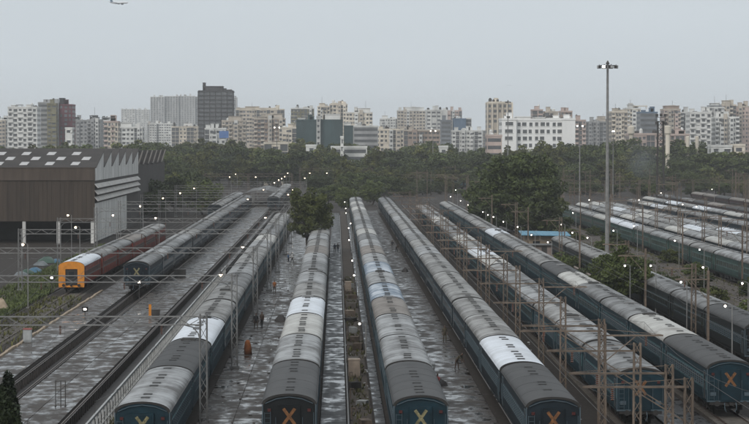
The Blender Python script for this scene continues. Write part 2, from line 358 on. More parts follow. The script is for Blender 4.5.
    for y in (-1.45,1.45): bo.bar((-.8,y,.46),(.8,y,.46),.08,0,8)
    bo.box(-1,1,-.25,.25,.5,.8)
    P['bogie'] = bo.mesh('bogie', M['under'])
    # running gear (underframe + both bogies) for coaches far away
    rg = MB(); rg.v = list(ub.v); rg.f = list(ub.f); rg.m = list(ub.m)
    for y in (-7.4, 7.4): rg.add([(a, b_+y, c) for a, b_, c in bo.v], bo.f)
    P['gear'] = rg.mesh('running_gear', M['under'])
    # joined windows of a coach too far to pick apart
    js = MB()
    for s in (-1,1):
        for y in WY:
            js.box(min(s*HW,s*(HW+.03)),max(s*HW,s*(HW+.03)),y-.36,y+.36,1.99,2.04).box(min(s*HW,s*(HW+.03)),max(s*HW,s*(HW+.03)),y-.36,y+.36,2.66,2.71)
            js.quad(*( [(s*(HW+.01),y-.33*s,2.02),(s*(HW+.01),y+.33*s,2.02),(s*(HW+.01),y+.33*s,2.68),(s*(HW+.01),y-.33*s,2.68)] ),1)
        for y in (-9.6, 9.6): js.quad((s*(HW+.012),y-.42*s,1.28),(s*(HW+.012),y+.42*s,1.28),(s*(HW+.012),y+.42*s,3.2),(s*(HW+.012),y-.42*s,3.2),1)
    P['windows'] = js.mesh('coach_windows', [M['frame'], M['glass']])
    vj = MB()
    for y in VY[0]: vj.box(-.26,.26,y-.24,y+.24,4.0,4.09)
    P['vents'] = vj.mesh('roof_ventilators', M['ventgrey'])
    un = MB().box(-.55,.55,-.5,.5,3.9,4.16).box(-.45,.45,-.4,.4,4.16,4.2).bar((.5,-.2,4.1),(1.2,-.2,3.9),.03,0,5); P['unit'] = un.mesh('roof_tank', M['ventgrey'])
    g = MB(); 
    for i in range(5): y = i*.12-.3; g.box(-.62+.04*(i%2),.62-.04*(i%2),y,y+.12,1.05,3.25+.04*(i%2))
    P['gangway'] = g.mesh('gangway_bellows', M['black'])
    ep = MB(); ep.box(-.68,.68,-.14,0,1.1,3.35).box(-.56,.56,-.17,-.14,1.2,3.25)
    P['plate'] = ep.mesh('end_plate', LIV['navy'][0])
    def xm(m):
        q = MB()
        for s in (-1,1):
            d = Vector((s*.36,0,.52)).normalized(); p_ = Vector((-d.z,0,d.x))*.085; c = Vector((0,0,0)); e_ = d*.56
            vv = [c-e_-p_, c+e_-p_, c+e_+p_, c-e_+p_]; yo = -.002*(s+2)
            q.add([(v_.x, yo, v_.z) for v_ in vv]+[(v_.x, 0.02, v_.z) for v_ in vv], [(0,1,2,3),(0,4,5,1),(1,5,6,2),(2,6,7,3),(3,7,4,0)])
        return q.mesh('cross_mark', m)
    ef = MB()
    for s in (-1,1):
        ef.bar((s*1.5,-.09,1.2),(s*1.5,-.09,2.9),.02).bar((s*.82,-.08,1.2),(s*.82,-.08,2.6),.018).box(s*1.22-.1,s*1.22+.1,-.12,0,2.95,3.12,1)
        for z in (1.35,1.65,1.95,2.25,2.55,2.85):
            if s < 0: ef.bar((s*1.5,-.09,z),(s*1.14,-.09,z),.016)
        ef.tube([(s*.4,-.05,1.0),(s*.42,-.22,.8),(s*.40,-.25,.55),(s*.3,-.2,.4)],.035,0,6)
        ef.box(s*1.2-.2,s*1.2+.2,-.06,0,1.5,1.75,2).box(s*1.62-.03,s*1.62+.03,-.05,0,1.06,3.4)
    ef.bar((-1.14,-.09,1.2),(-1.14,-.09,2.95),.02).box(-1.6,1.6,-.05,0,1.06,1.16).tube([(-1.45,-.06,3.45),(-.8,-.08,3.72),(0,-.08,3.84),(.8,-.08,3.72),(1.45,-.06,3.45)],.025,0,5)
    P['fit'] = ef.mesh('end_fittings', [M['frame'], M['redpaint0'], M['frame']])
    P['xy'] = xm(M['xpaint_y']); P['xo'] = xm(M['xpaint_o'])
    # orange rounded portal end
    oe = MB(); outer = [(-HW-.02,.95),(-HW-.02,3.3)]+[(1.64*math.cos(math.pi-a), 3.4+.62*math.sin(a)) for a in [R(i*15) for i in range(0,13)]]+[(HW+.02,3.3),(HW+.02,.95)]
    inner = [(-.78,.95),(-.78,2.8)]+[(-.78+1.56*i/12, 3.05) for i in range(13)]+[(.78,2.8),(.78,.95)]
    n_ = len(outer)
    oe.add([(x,-.12,z) for x,z in outer]+[(x,-.12,z) for x,z in inner]+[(x,.06,z) for x,z in outer]+[(x,.06,z) for x,z in inner],
       [(n_+i,n_+i+1,i+1,i) for i in range(n_-1)]+[(i,i+1,2*n_+i+1,2*n_+i) for i in range(n_-1)]+[(n_+i+1,n_+i,3*n_+i,3*n_+i+1) for i in range(n_-1)])
    oe.box(-HW,HW,-.16,.0,.72,.95)
    P['orange'] = oe.mesh('orange_end_frame', ORANGE)
    gd = MB().box(-.75,.75,-.05,.02,1.0,3.0).box(-.5,.5,-.075,-.05,1.1,2.9,1).box(-.34,.34,-.09,-.075,2.0,2.7,2)
    P['gdoor'] = gd.mesh('gangway_door', [M['black'], M['under'], M['glass']])
    return P
WY = [-8.4+i*16.8/17 for i in range(18)]
VY = [[-9.2,-7.6,-6.0,-2.9,-1.3,.6,3.6,5.2,8.6], [-8.6,-6.8,-3.6,-2.0,-.2,3.0,4.8,7.6,9.2], [-9.0,-7.2,-5.4,-3.6,.2,2.0,3.8,6.9,8.7]]
CM = coach_meshes()
me = CM['roof']; me.polygons.foreach_set('use_smooth', [True]*len(me.polygons)); me.set_sharp_from_angle(angle=R(40))
LIVN = {'blue':'blue','navy':'navy','slate':'slate blue','green':'green','red':'red','maroon':'dark maroon','black':'sooty'}
def train(X, ynear, n, liv, tones, desc, near=0, endx='xy', fill=('tan','grey','tan','pale','tan','grey','tan','pale','cream'), first=None, drift=0, gangend=True):
    rnd = random.Random(int(X*10)+n)
    L = LIV[liv]; grp = 'coaches of '+desc
    for i in range(n):
        tone = tones[i] if i < len(tones) else rnd.choice(fill)
        y = ynear + CL/2 + i*PITCH
        where = f'{ORD[i]} from camera in {desc}' if i else f'nearest in {desc}'
        if n == 1: where = desc
        t = thing('railway_coach', f'{ROOF[tone][0]} roofed coach, {where}', 'train coach', (X + drift*(i*PITCH) + rnd.uniform(-.05,.05), y, .17 + rnd.uniform(-.03,.03)), rnd.uniform(-.002,.002), grp)
        Lm = {0: L[0], 1: L[1]}
        obj('body', CM['body'], t, mats=Lm)
        rf = obj('roof', CM['roof'], t, mats={0: ROOF[tone][1]})
        d = y
        if i < near or d < 330:
            for vy in VY[(i+int(X)) % 3]:
                if rnd.random() < .88: obj('roof_ventilator', CM['vent'], rf, (rnd.uniform(-.04,.04), vy+rnd.uniform(-.2,.2), 4.055))
        elif d < 700: obj('roof_ventilators', CM['vents'], rf, kind='stuff')
        if rnd.random() < .22 and d < 520: obj('roof_tank', CM['unit'], rf, (0, rnd.choice((-9.4, 9.6, 1.4)), 0), mats={0: rnd.choice((M['ventgrey'], M['greytank']))})
        if i < near:
            for s in (-1, 1):
                for wy in WY: obj('window', CM['window'], t, (s*HW, wy, 2.35), 0 if s > 0 else math.pi)
                for dy in (-9.6, 9.6): obj('door', CM['door'], t, (s*HW, dy, 2.2), 0 if s > 0 else math.pi)
            obj('underframe', CM['under'], t)
            for by in (-7.4, 7.4): obj('bogie', CM['bogie'], t, (0, by, 0))
        else:
            obj('windows_and_doors', CM['windows'], t, kind='stuff')
            obj('running_gear', CM['gear'], t)
        if i < n-1: obj('gangway', CM['gangway'], t, (0, CL/2+.48, 0))
        if i == 0 and gangend:
            if first == 'orange':
                obj('end_frame', CM['orange'], t, (0, -CL/2-.01, 0)); obj('gangway_door', CM['gdoor'], t, (0, -CL/2-.03, 0))
            else:
                pl = obj('end_plate', CM['plate'], t, (0, -CL/2, 0), mats={0: L[0]})
                obj('end_fittings', CM['fit'], t, (0, -CL/2, 0))
                if endx: obj('cross_mark', CM[endx], pl, (0, -.175, 2.66), scale=(1.1,1,1.05))
T = train
T(-33.9, 296, 6, 'red', ['white','tan','grey','brown'], 'the red train beside the shed', 0, first='orange', drift=.006)
T(-29.5, 560, 6, 'slate', [], 'the far left train', 0, endx=None, fill=('pale','tan','grey'))
T(-25.5, 296, 16, 'navy', ['grey','pale','grey','pale','tan'], 'the navy train second from left', 1, 'xy', fill=('grey','pale','tan','grey'))
T(-11.5, 137, 16, 'blue', ['pale','dark','white','tan','tan','grey','pale','tan'], 'the train beside the white railing', 3, 'xy')
T(-2.88, 141, 12, 'black', ['dark','pale','cream','white','tan','pale','grey','pale','brown','tan','pale','tan'], 'the train ending by the leafy tree', 2, 'xo')
T(5.13, 140, 22, 'blue', ['dark','pale','pale','brown','steelblue','pale','steelblue','pale','brown','pale','grey','cream'], 'the train right of the lamp strip', 3, 'xy', fill=('pale','grey','tan','pale','cream'))
T(13.04, 139, 22, 'slate', ['dark','white','tan','tan','tan','tan','tan','tan','pale','tan','grey','pale'], 'the train left of the mast row', 3, 'xo', fill=('tan','grey','tan','pale'))
T(20.7, 157, 18, 'blue', ['grey','pale','tan','pale','grey','tan','cream','white','tan','cream','grey'], 'the train right of the mast row', 3, 'xo', fill=('pale','grey','tan','cream','brown'))
T(27.75, 162, 19, 'blue', ['dark','cream','grey','grey','cream','dark','tan','tan','grey','tan','white','tan'], 'the second train past the masts', 3, 'xo', fill=('tan','grey','tan','grey'))
T(36.4, 196, 8, 'black', ['dark','grey','grey','pale','grey','tan','tan','tan'], 'the dark train behind the bush', 1, 'xo', fill=('grey','tan'))
G2 = ('pale','tan','pale','white','tan','cream')
T(55.3, 262, 13, 'green', ['tan','tan','pale','tan','tan','pale','tan'], 'the green train', 0, None, fill=G2)
T(61.1, 285, 13, 'slate', [], 'the first train beyond the green train', 0, None, fill=('tan','pale','tan','cream'))
T(65.1, 292, 13, 'navy', [], 'the half hidden rake past the green train', 0, None, fill=G2)
T(69.0, 300, 13, 'slate', ['pale','white','pale','tan','white'], 'the second train beyond the green train', 0, None, fill=G2)
T(78.0, 340, 12, 'navy', ['white','pale','pale','tan'], 'the third train beyond the green train', 0, None, fill=G2)
T(86.0, 370, 12, 'slate', ['pale','white','tan','pale'], 'the fourth train beyond the green train', 0, None, fill=G2)
T(94.0, 420, 11, 'maroon', [], 'the brown train by the lattice tower', 0, None, fill=('dark','brown','dark','grey'))
T(108.0, 470, 10, 'maroon', [], 'the far right brown train', 0, None, fill=('dark','brown','dark'))
T(-17.5, 640, 8, 'slate', [], 'the far mid yard train', 0, None, fill=('pale','grey'))
T(gx(440,915), 905, 1, 'blue', ['pale'], 'far blue one standing crosswise under a gantry', 0, None)
o = [q for q in COL.objects if q.name.startswith('railway_coach')][-1]; o.rotation_euler.z = R(82)
# ---------------------------------------------------------------- overhead gantries, masts, wires
def lattice(mb, h, w, taper=1.0, panel=.7, r=.03, rd=.018, m=0, z0=0):
    c = [(-1,-1),(1,-1),(1,1),(-1,1)]; n = max(2, int(h/panel))
    P = lambda k, i: Vector((c[k][0]*w/2*(1-(1-taper)*i/n), c[k][1]*w/2*(1-(1-taper)*i/n), z0+h*i/n))
    for k in range(4):
        mb.bar(P(k,0), P(k,n), r, m)
        for i in range(n):
            a, b = (P(k,i), P((k+1)%4,i+1)) if i % 2 else (P((k+1)%4,i), P(k,i+1))
            mb.bar(a, b, rd, m, 4, caps=False)
    return mb
def lattice_boom(mb, x0, x1, z, dep, w=.4, panel=.9, r=.045, rd=.022):
    n = int((x1-x0)/panel); st = (x1-x0)/n
    for yy in (-w/2, w/2):
        for zz in (z, z-dep): mb.bar((x0,yy,zz),(x1,yy,zz),r)
        for i in range(n):
            a = x0+i*st; b = a+st; za, zb = (z, z-dep) if i % 2 else (z-dep, z)
            mb.bar((a,yy,za),(b,yy,zb),rd,caps=False)
    for i in range(n+1): mb.bar((x0+i*st,-w/2,z),(x0+i*st,w/2,z),rd,caps=False)
    return mb
mast_grey = lattice(MB(), 8.15, .48, .9, .75, .05, .025).box(-.4,.4,-.4,.4,-.02,.25).mesh('grey_mast', M['steel'])
boomL = 32.2
boom_me = lattice_boom(MB(), -boomL, 0, 8.0, .55).mesh('gantry_boom', M['steel'])
kb = MB(); kb.tube([(-.2,0,6.3),(-.35,0,6.9),(-.7,0,7.3),(-1.3,0,7.45)], .04).tube([(-boomL+.2,0,6.3),(-boomL+.35,0,6.9),(-boomL+.7,0,7.3),(-boomL+1.3,0,7.45)], .04)
knee_me = kb.mesh('gantry_knee', M['steel'])
ins = MB()
for z in range(6): ins.lathe([(.04,-.1*z-.1),(.10,-.1*z-.06),(.04,-.1*z-.02)], 0, 8)
ins_me = ins.mesh('insulator', M['insulator'])
GY = [152, 198, 249, 300, 342, 394, 437, 487, 535, 590, 645]
for i, y in enumerate(GY):
    g = thing('track_gantry', f'grey lattice gantry spanning the left tracks, {ORD[i]} from the camera' if i else 'grey lattice gantry spanning the left tracks, nearest the camera', 'gantry', (-8.75, y, .1), 0, 'gantries over the left tracks')
    obj('mast', mast_grey, g); obj('mast', mast_grey, g, (-boomL, 0, 0)); obj('boom', boom_me, g); obj('knee_brace', knee_me, g)
    for x in (-2.75, -9.4, -16.5, -24.7): obj('insulator', ins_me, g, (x, 0, 7.42))
# rust-brown cantilever masts
mast_rust = lattice(MB(), 8.3, .42, .85, .62, .045, .026).box(-.45,.45,-.45,.45,-.02,.3).mesh('rust_mast', M['rust'])
mast_plain = MB().box(-.10,.10,-.02,.02,0,8.6).box(-.10,-.08,-.09,.09,0,8.6).box(.08,.10,-.09,.09,0,8.6).box(-.4,.4,-.4,.4,-.02,.3).mesh('plain_mast', M['rust'])
def cant(L, z=7.9):
    b = MB().box(min(0,L),max(0,L),-.06,.06,z-.10,z+.0); b.bar((L*.55,0,z-.1),(L*.04,0,z-1.7),.04).bar((L*.98,0,z),(0,0,z+.35),.02); return b.mesh('boom_arm', M['rust'])
armL, armR, armS = cant(-5.1), cant(3.8), cant(-2.8)
def rmast(X, y, label, grp, arms=('L',), plain=False, h=1.0):
    t = thing('catenary_mast', label, 'mast', (X, y, 0), 0, grp)
    obj('mast', mast_plain if plain else mast_rust, t, scale=(1,1,h))
    for a in arms:
        me = {'L':armL,'R':armR,'S':armS}[a]; L = {'L':-5.1,'R':3.8,'S':-2.8}[a]
        ar = obj('boom_arm', me, t, (0, .0 if a != 'R' else .25, 0 if a != 'R' else -.3), scale=(1,1,h))
        obj('insulator', ins_me, ar, (L*.72, 0, 7.8))
    return t
rowA = [110.5, 117, 129.5, 143, 147, 168, 190.5, 210, 231, 252, 273, 296, 320, 345, 371, 398, 426, 455, 486, 518]
for i, y in enumerate(rowA):
    rmast(16.9 if y < 120 else (16.5 if i % 2 else 16.9), y, f'rust brown lattice mast with arm over the trains, {ORD[i]} in the middle row' , 'masts between the slate and blue trains',
          ('L',) if i % 3 else ('L','R') if i else ('L',), plain=False)
for i, y in enumerate([196, 213, 236, 262, 300, 340, 381, 424, 470, 520]):
    rmast(33.0 if i % 2 else 31.6, y, f'brown post with short arm beside the dark train, {ORD[i]} of its row', 'posts beside the dark train', ('S',), plain=i % 2 == 0)
for i, y in enumerate([272, 300, 326, 350, 366, 392, 420, 452, 488, 530, 575]):
    rmast(58.2, y, f'rusty lattice mast behind the green train, {ORD[i]} of its row', 'masts behind the green train', ('L','R') if i % 2 else ('R',))
for i, y in enumerate([300, 352, 398, 446, 500, 560]):
    rmast(52.8, y, f'thin brown post before the green train, {ORD[i]} of its row', 'posts before the green train', ('S',), plain=True)
for i, y in enumerate([330, 372, 415, 460, 510, 565]):
    rmast(73.6, y, f'rusty mast two trains beyond the green train, {ORD[i]} of its row', 'masts two trains beyond the green train', ('L',))
rnd = random.Random(3)
for i in range(34):
    y = rnd.uniform(560, 820); px = rnd.uniform(560, 752) if i < 26 else rnd.uniform(392, 470)
    if i >= 26: y = rnd.uniform(640, 930)
    rmast(gx(px, y), y, 'far brown mast in the crowd of posts at the back of the yard', 'far masts at the back of the yard', (rnd.choice(['L','R','S']),), plain=rnd.random() < .6, h=rnd.uniform(.9,1.25))
def wide_gantry(x0, x1, y, h, label, cat='gantry'):
    g = thing('yard_gantry', label, cat, (x0, y, 0))
    b = lattice_boom(MB(), 0, x1-x0, h, .9, .5, 1.6, .06, .035); obj('boom', b.mesh('yard_boom', M['rust']), g)
    n = max(1, int((x1-x0)/12))
    for i in range(n+1): obj('mast', mast_rust, g, ((x1-x0)*i/n, 0, 0), scale=(1.3,1.3,h/8.3))
wide_gantry(gx(390,1000), gx(476,1000), 1000, 7.6, 'long brown gantry across the back of the yard above blue coaches')
wide_gantry(gx(372,860), gx(468,860), 860, 6.8, 'long brown gantry before the far blue coaches, left of the big tree')
wide_gantry(gx(562,700), gx(650,700), 700, 7.4, 'brown gantry spanning the right yard behind the tall light mast')
wide_gantry(gx(640,760), gx(748,760), 760, 6.6, 'brown gantry spanning the far right yard behind the lattice tower')
wide_gantry(gx(205,760), gx(292,760), 760, 8.6, 'grey brown gantry across the far left tracks under the treeline')
wide_gantry(gx(300,930), gx(372,930), 930, 8.4, 'far brown gantry above the lamps at the yard throat')
for X, z0, nm in ((-11.5,6.0,'train beside the white railing'),(-18.2,6.0,'pit track'),(-25.3,6.0,'navy train'),(13.04,6.2,'train left of the mast row'),(20.7,6.2,'train right of the mast row'),(55.3,6.2,'green train'),(61.1,6.2,'train just beyond the green train'),(27.75,6.2,'second train past the masts'),(36.4,6.2,'dark train behind the bush'),(-33.4,6.0,'red train')):
    a = 110 if abs(X) < 40 else 260
    t = thing('overhead_wire', f'thin dark overhead wire above the {nm}', 'wire', (X, a, 0))
    c = MB(); c.tube([(0,0,z0),(0,540,z0)], .016, 0, 4); obj('contact_wire', c.mesh('contact_wire', M['wire']), t)
    c = MB(); pts = []
    for k in range(12):
        for q in range(6): u = q/6; pts.append((0, k*45+u*45, z0+1.25-1.1*4*u*(1-u)*.8))
    for (a_,b_,c_) in pts[::2]: c.bar((0,b_,z0),(0,b_,c_),.008,0,3,caps=False)
    c.tube(pts, .012, 0, 4); obj('messenger_wire', c.mesh('messenger_wire', M['wire']), t)
# ---------------------------------------------------------------- lamps
def sphere(r, n=8, k=6, sz=1): return [(max(.001, r*math.sin(math.pi*i/k)), -r*sz*math.cos(math.pi*i/k)) for i in range(k+1)]
bulb_me = MB().lathe(sphere(.17), 0, 10).mesh('lamp_bulb', M['lamp'], True)
M['lampwarm'] = emit('lit_lamp_warm', (1, .80, .56), 7)
bulb_warm = MB().lathe(sphere(.16), 0, 10).mesh('warm_bulb', M['lampwarm'], True)
bulb_small = MB().lathe(sphere(.10), 0, 10).mesh('small_bulb', M['lamp'], True)
hood_me = MB().lathe([(.06,.32),(.1,.2),(.26,.06),(.27,.04)], 0, 10).bar((0,0,.3),(0,0,.62),.025,0,6).mesh('lamp_hood', M['darksteel'])
def hang_lamp(X, y, z, label, grp):
    t = thing('hanging_lamp', label, 'lamp', (X, y, z), 0, grp)
    obj('bracket', MB().bar((0,0,.6),(1.9,0,.9),.03).mesh('lamp_bracket', M['steel']), t)
    obj('hood', hood_me, t); obj('bulb', bulb_warm, t)
def pole_me(h, arm=.5):
    return MB().bar((0,0,0),(0,0,h),.07,0,8,.045).tube([(0,0,h),(-arm*.5,0,h+.12),(-arm,0,h+.1)], .03, 0, 6).box(-.2,.2,-.2,.2,-.02,.15).mesh('lamp_pole', M['steel'])
POLES = {}
head_me = MB().add([(-.28,-.1,.02),(.12,-.1,.02),(.12,.1,.02),(-.28,.1,.02),(-.2,-.06,.12),(.1,-.06,.12),(.1,.06,.12),(-.2,.06,.12)],[(0,1,5,4),(1,2,6,5),(2,3,7,6),(3,0,4,7),(4,5,6,7),(3,2,1,0)]).mesh('lamp_head', M['darksteel'])
def post_lamp(X, y, h, label, grp, big=False):
    if h not in POLES: POLES[h] = pole_me(h)
    t = thing('lamp_post', label, 'lamp post', (X, y, 0), 0, grp)
    obj('pole', POLES[h], t); obj('head', head_me, t, (-.5, 0, h+.08)); obj('bulb', bulb_warm if big else bulb_small, t, (-.58, 0, h-.02))
for i, (X, y) in enumerate([(-10.5,209.6),(-10.7,264),(-11.2,364),(-18.3,478),(-18,570)]):
    hang_lamp(X, y, 7.5, f'lit white lamp hanging above the train by the railing, {ORD[i]} of its line', 'lamps above the railing train')
for i, (X, y) in enumerate([(-36.7,271),(-36.5,324),(-36.3,376),(-36.3,428),(-36.5,487),(-36,533),(-36,585),(-36,640)]):
    post_lamp(X+.6, y, 7.5, f'lit lamp post along the left of the red train, {ORD[i]} of its line', 'lamps left of the red train', True)
post_lamp(-43, 376, 7.5, 'lit lamp post by the corner of the workshop shed', 'lamps by the shed', True)
post_lamp(-28.4, 371, 7.2, 'lit lamp post between the red train and the navy train', 'lamps between red and navy trains', True)
far = [(230,177),(236,174),(256,177),(274.7,182.7),(279,180),(282,178.5),(285,176.5),(288,173),(288.5,194.6),(293,190),(305,178),(310,173),(327,173)]
for px, py in far:
    d = F*12.2/(py-YH); post_lamp(gx(px, d)+.5, d, 7.5, 'far white lamp shining at the yard throat beyond the left trains', 'far lamps at the yard throat', True)
for i, (px, py) in enumerate([(360.4,324),(354.7,275.4),(352.8,260.6),(349.5,240),(349,228),(351,223.4),(346.3,213),(346,208.4),(345,202),(344.3,193.6)]):
    d = F*16.7/(py-YH); post_lamp(gx(px, d)+.5, d, 3.0, f'short lit lamp post on the brown service strip, {ORD[i]} of its line', 'lamps on the service strip')
rowsR = [([(727.8,306.5),(683,282.4),(652.4,266),(626.4,266),(588.5,237.8),(573.4,232.8),(562.3,224.7)],6,'beside the dark train'),
         ([(548.8,242.3),(532.3,235),(518.4,227),(504,221.8),(494,217),(488.5,215),(483.5,212),(474.7,207),(468.5,205),(461,200.7),(451,196.7),(456,190)],5,'behind the second train right of the masts'),
         ([(744.7,283.8),(705,267.7),(614.6,230.8)],6,'on the bank before the green train'),
         ([(701.4,249.8),(676.5,240.8),(635,226),(573.7,213)],6,'close along the green train'),
         ([(684,204.5),(697.7,206.7),(713.3,189.4),(662,193),(590,200),(640,200)],7,'among the far right posts')]
for pts, h, nm in rowsR:
    for i, (px, py) in enumerate(pts):
        d = F*(H-h)/(py-YH); post_lamp(gx(px, d)+.5, d, h, f'thin lit lamp post {nm}, {ORD[i]} of its line', 'lamps '+nm)
# tall flood light masts
M['lampoff'] = M['white_paint']
def high_mast(X, y, h, label, lit, heads=8, rr=.9, r0=.26):
    t = thing('flood_light_mast', label, 'light mast', (X, y, 0))
    obj('pole', MB().lathe([(r0*1.5,0),(r0*1.5,.4),(r0,.4),(r0*.5,h)],0,14).mesh('mast_pole', M['steel'], False), t)
    fr = MB(); pts = [(rr*math.cos(2*math.pi*i/16), rr*math.sin(2*math.pi*i/16), h-.3) for i in range(17)]; fr.tube(pts, .05)
    for i in range(4): a = i*math.pi/2; fr.bar((0,0,h-.3),(rr*math.cos(a),rr*math.sin(a),h-.3),.04)
    fr.lathe([(.25,h-.1),(.3,h),(.12,h+.35),(.02,h+.5)],0,8)
    rg = obj('lamp_ring', fr.mesh('lamp_ring', M['darksteel']), t)
    fl = MB().box(-.28,.28,-.25,.2,-.3,.15).box(-.05,.05,-.02,.02,.1,.32); fl.quad((-.24,-.256,-.26),(.24,-.256,-.26),(.24,-.256,.11),(-.24,-.256,.11),1)
    me = fl.mesh('flood_lamp', [M['darksteel'], M['lamp'] if lit else M['white_paint']])
    for i in range(heads):
        if lit: obj('flood_lamp', me, rg, ((i*2-1)*rr, -.3, h-.35)); continue
        a = 2*math.pi*i/heads+.3; o = obj('flood_lamp', me, rg, ((rr+.2)*math.cos(a),(rr+.2)*math.sin(a),h-.45), a+math.pi/2, mats={1: M['lamp']} if heads == 8 and i == 5 else None)
    return t
high_mast(42.2, 360, 31.6, 'tall grey flood light mast rising above the right trains', False, 8, 1.2, .34)
high_mast(gx(580,700), 700, gz(124.5,700), 'lit twin lamp mast before the trees, left of the tallest mast', True, 2, .8, .22)
high_mast(gx(613.5,760), 760, gz(130,760), 'thin lamp mast just right of and behind the tallest mast', True, 2, .2, .2)
high_mast(gx(508,960), 960, gz(101,960), 'slender mast before the beige tower beside the white building', False, 4, .8, .28)
high_mast(gx(433,980), 980, gz(130,980), 'lit twin lamp mast above the central treeline', True, 2, 1.0, .25)
high_mast(gx(277,980), 980, gz(126.5,980), 'lit twin lamp mast before the beige flats in the centre left', True, 2, 1.0, .25)
# dark lattice tower
d = 620; t = thing('lattice_tower', 'dark lattice lighting tower with platform top at the right', 'tower', (gx(661,d), d, 0))
hT = gz(121,d); mb = lattice(MB(), hT, 2.0, .7, 1.4, .15, .09); obj('shaft', mb.mesh('tower_shaft', M['darksteel']), t)
mb = MB().box(-1.3,1.3,-1.0,1.0,hT-.15,hT).tube([(-1.3,-1,hT+1),(1.3,-1,hT+1),(1.3,1,hT+1),(-1.3,1,hT+1),(-1.3,-1,hT+1)],.05)
for a in (-1.3,0,1.3): mb.bar((a,-1,hT),(a,-1,hT+1),.05).bar((a,1,hT),(a,1,hT+1),.05)
pf = obj('platform', mb.mesh('tower_platform', M['darksteel']), t)
fm = MB().box(-.35,.35,-.3,.3,-.35,.4).mesh('tower_flood_lamp', M['darksteel'])
for a, b in ((-1.1,1.5),(1.1,1.5),(-1.2,-.6),(1.2,-.6),(0,1.6)): obj('flood_lamp', fm, pf, (a,-.9,hT+b))
# ---------------------------------------------------------------- workshop shed on the left
M['shedroof'] = mat('shed_roof_sheet', (.045,.037,.033), .85, .45, .25, coord='World')
M['shedwall'] = mat('shed_wall_sheet', (.062,.045,.034), .85, .45, .6, coord='World', stretch=(1.6,1,.12))
M['shedband'] = mat('shed_upper_sheet', (.085,.063,.050), .85, .35, .6, coord='World', stretch=(1.6,1,.2))
M['shedwhite'] = mat('shed_white_panel', (.60,.585,.56), .7, .45, .5, coord='World', stretch=(1,1,.25))
M['skylight'] = mat('skylight_sheet', (.52,.50,.49), .5, .2, 1)
M['louvre'] = mat('louvre_sheet', (.5,.47,.44), .7, .35, .8)
XS = -46.1; XW = -96; YF = 442; EZ, RZ, TP, NT = 14.35, 17.6, 16.0, 6
shed = thing('workshop_shed', 'long brown sawtooth roofed workshop shed with white gable panels at left', 'shed', (0,0,0))
mb = MB(); mb.box(XW,XS,YF,YF+.3,4.2,EZ-2.3); n = 60
for i in range(n): x = XW+(XS-XW)*i/n; mb.box(x,x+.12,YF-.05,YF,4.2,EZ-2.3)
obj('front_wall', mb.mesh('shed_front_wall', M['shedwall']), shed)
mb = MB().box(XW,XS+.05,YF-.12,YF+.3,EZ-2.28,EZ).box(XW,XS+.1,YF-.2,YF+.1,EZ,EZ+.12).box(XW,XS+.05,YF-.2,YF-.13,EZ-2.35,EZ-2.2)
obj('upper_wall_band', mb.mesh('shed_band', M['shedband']), shed)
skm = MB().add([(-.85,-1.4,.0),(.65,-1.4,0),(.85,1.4,0),(-.65,1.4,0),(-.85,-1.4,.05),(.65,-1.4,.05),(.85,1.4,.05),(-.65,1.4,.05)],[(4,5,6,7),(0,1,5,4),(1,2,6,5),(2,3,7,6),(3,0,4,7)]).mesh('skylight', M['skylight'])
sl = math.atan2(RZ-EZ, TP)
for k in range(NT):
    y0 = YF+TP*k; mb = MB()
    mb.add([(XW,y0,EZ),(XS+.3,y0,EZ),(XS+.3,y0+TP,RZ),(XW,y0+TP,RZ),(XW,y0,EZ+.15),(XS+.3,y0,EZ+.15),(XS+.3,y0+TP,RZ+.15),(XW,y0+TP,RZ+.15)],[(4,5,6,7),(0,1,5,4),(1,2,6,5),(2,3,7,6),(3,0,4,7),(3,2,1,0)])
    rf = obj('roof_bay', mb.mesh('shed_roof_bay', M['shedroof']), shed)
    obj('north_light', MB().box(XW,XS,y0+TP-.1,y0+TP-.02,EZ+.1,RZ-.05).mesh('north_light', M['glass']), shed)
    if k == 0:
        for r_ in range(3):
            yy = 3.2+r_*4.6
            for c in range(9):
                x = XS-2.4-c*4.9-(1.6 if r_ % 2 == 0 else 0)-(.8 if r_ == 2 else 0)
                o = obj('skylight', skm, rf, (x, y0+yy, EZ+.16+yy*math.tan(sl))); o.rotation_euler.x = sl
    obj('gable_panel', MB().add([(XS,y0+.15,EZ-2.4),(XS,y0+TP-.25,EZ-2.4),(XS,y0+TP-.25,RZ-.05),(XS,y0+.15,EZ-.02),(XS+.12,y0+.15,EZ-2.4),(XS+.12,y0+TP-.25,EZ-2.4),(XS+.12,y0+TP-.25,RZ-.1),(XS+.12,y0+.15,EZ-.05)],[(4,5,6,7),(0,1,5,4),(1,2,6,5),(2,3,7,6),(3,0,4,7)]).mesh('gable_panel', M['shedwhite']), shed)
YB = YF+TP*NT
obj('side_wall', MB().box(XS-.2,XS,YF+.1,YB,0,EZ-2.4).mesh('shed_side_core', M['shedroof']), shed)
obj('lower_side_panel', MB().box(XS+.01,XS+.1,YF+.1,YB-30,.3,7.6).mesh('shed_lower_side', M['shedwhite']), shed)
for k in range(3):
    z = 8.0+k*1.25
    obj('louvre', MB().add([(XS,YF-.2,z+.75),(XS+.6,YF-.2,z),(XS+.6,YB,z),(XS,YB,z+.75),(XS,YF-.2,z+.85),(XS+.65,YF-.2,z+.1),(XS+.65,YB,z+.1),(XS,YB,z+.85)],[(4,5,6,7),(0,1,5,4),(1,2,6,5),(3,0,4,7),(3,2,1,0)]).mesh('louvre', M['louvre']), shed)
for i in range(8): obj('column', MB().box(-.3,.3,-.3,.3,0,4.25).mesh('shed_column', M['shedwhite']), shed, (XS-.5-i*6.5, YF+.4, 0))
obj('interior_wall', MB().box(XW,XS-.3,YF+14,YF+14.3,0,EZ-.5).mesh('shed_inside', M['black']), shed)
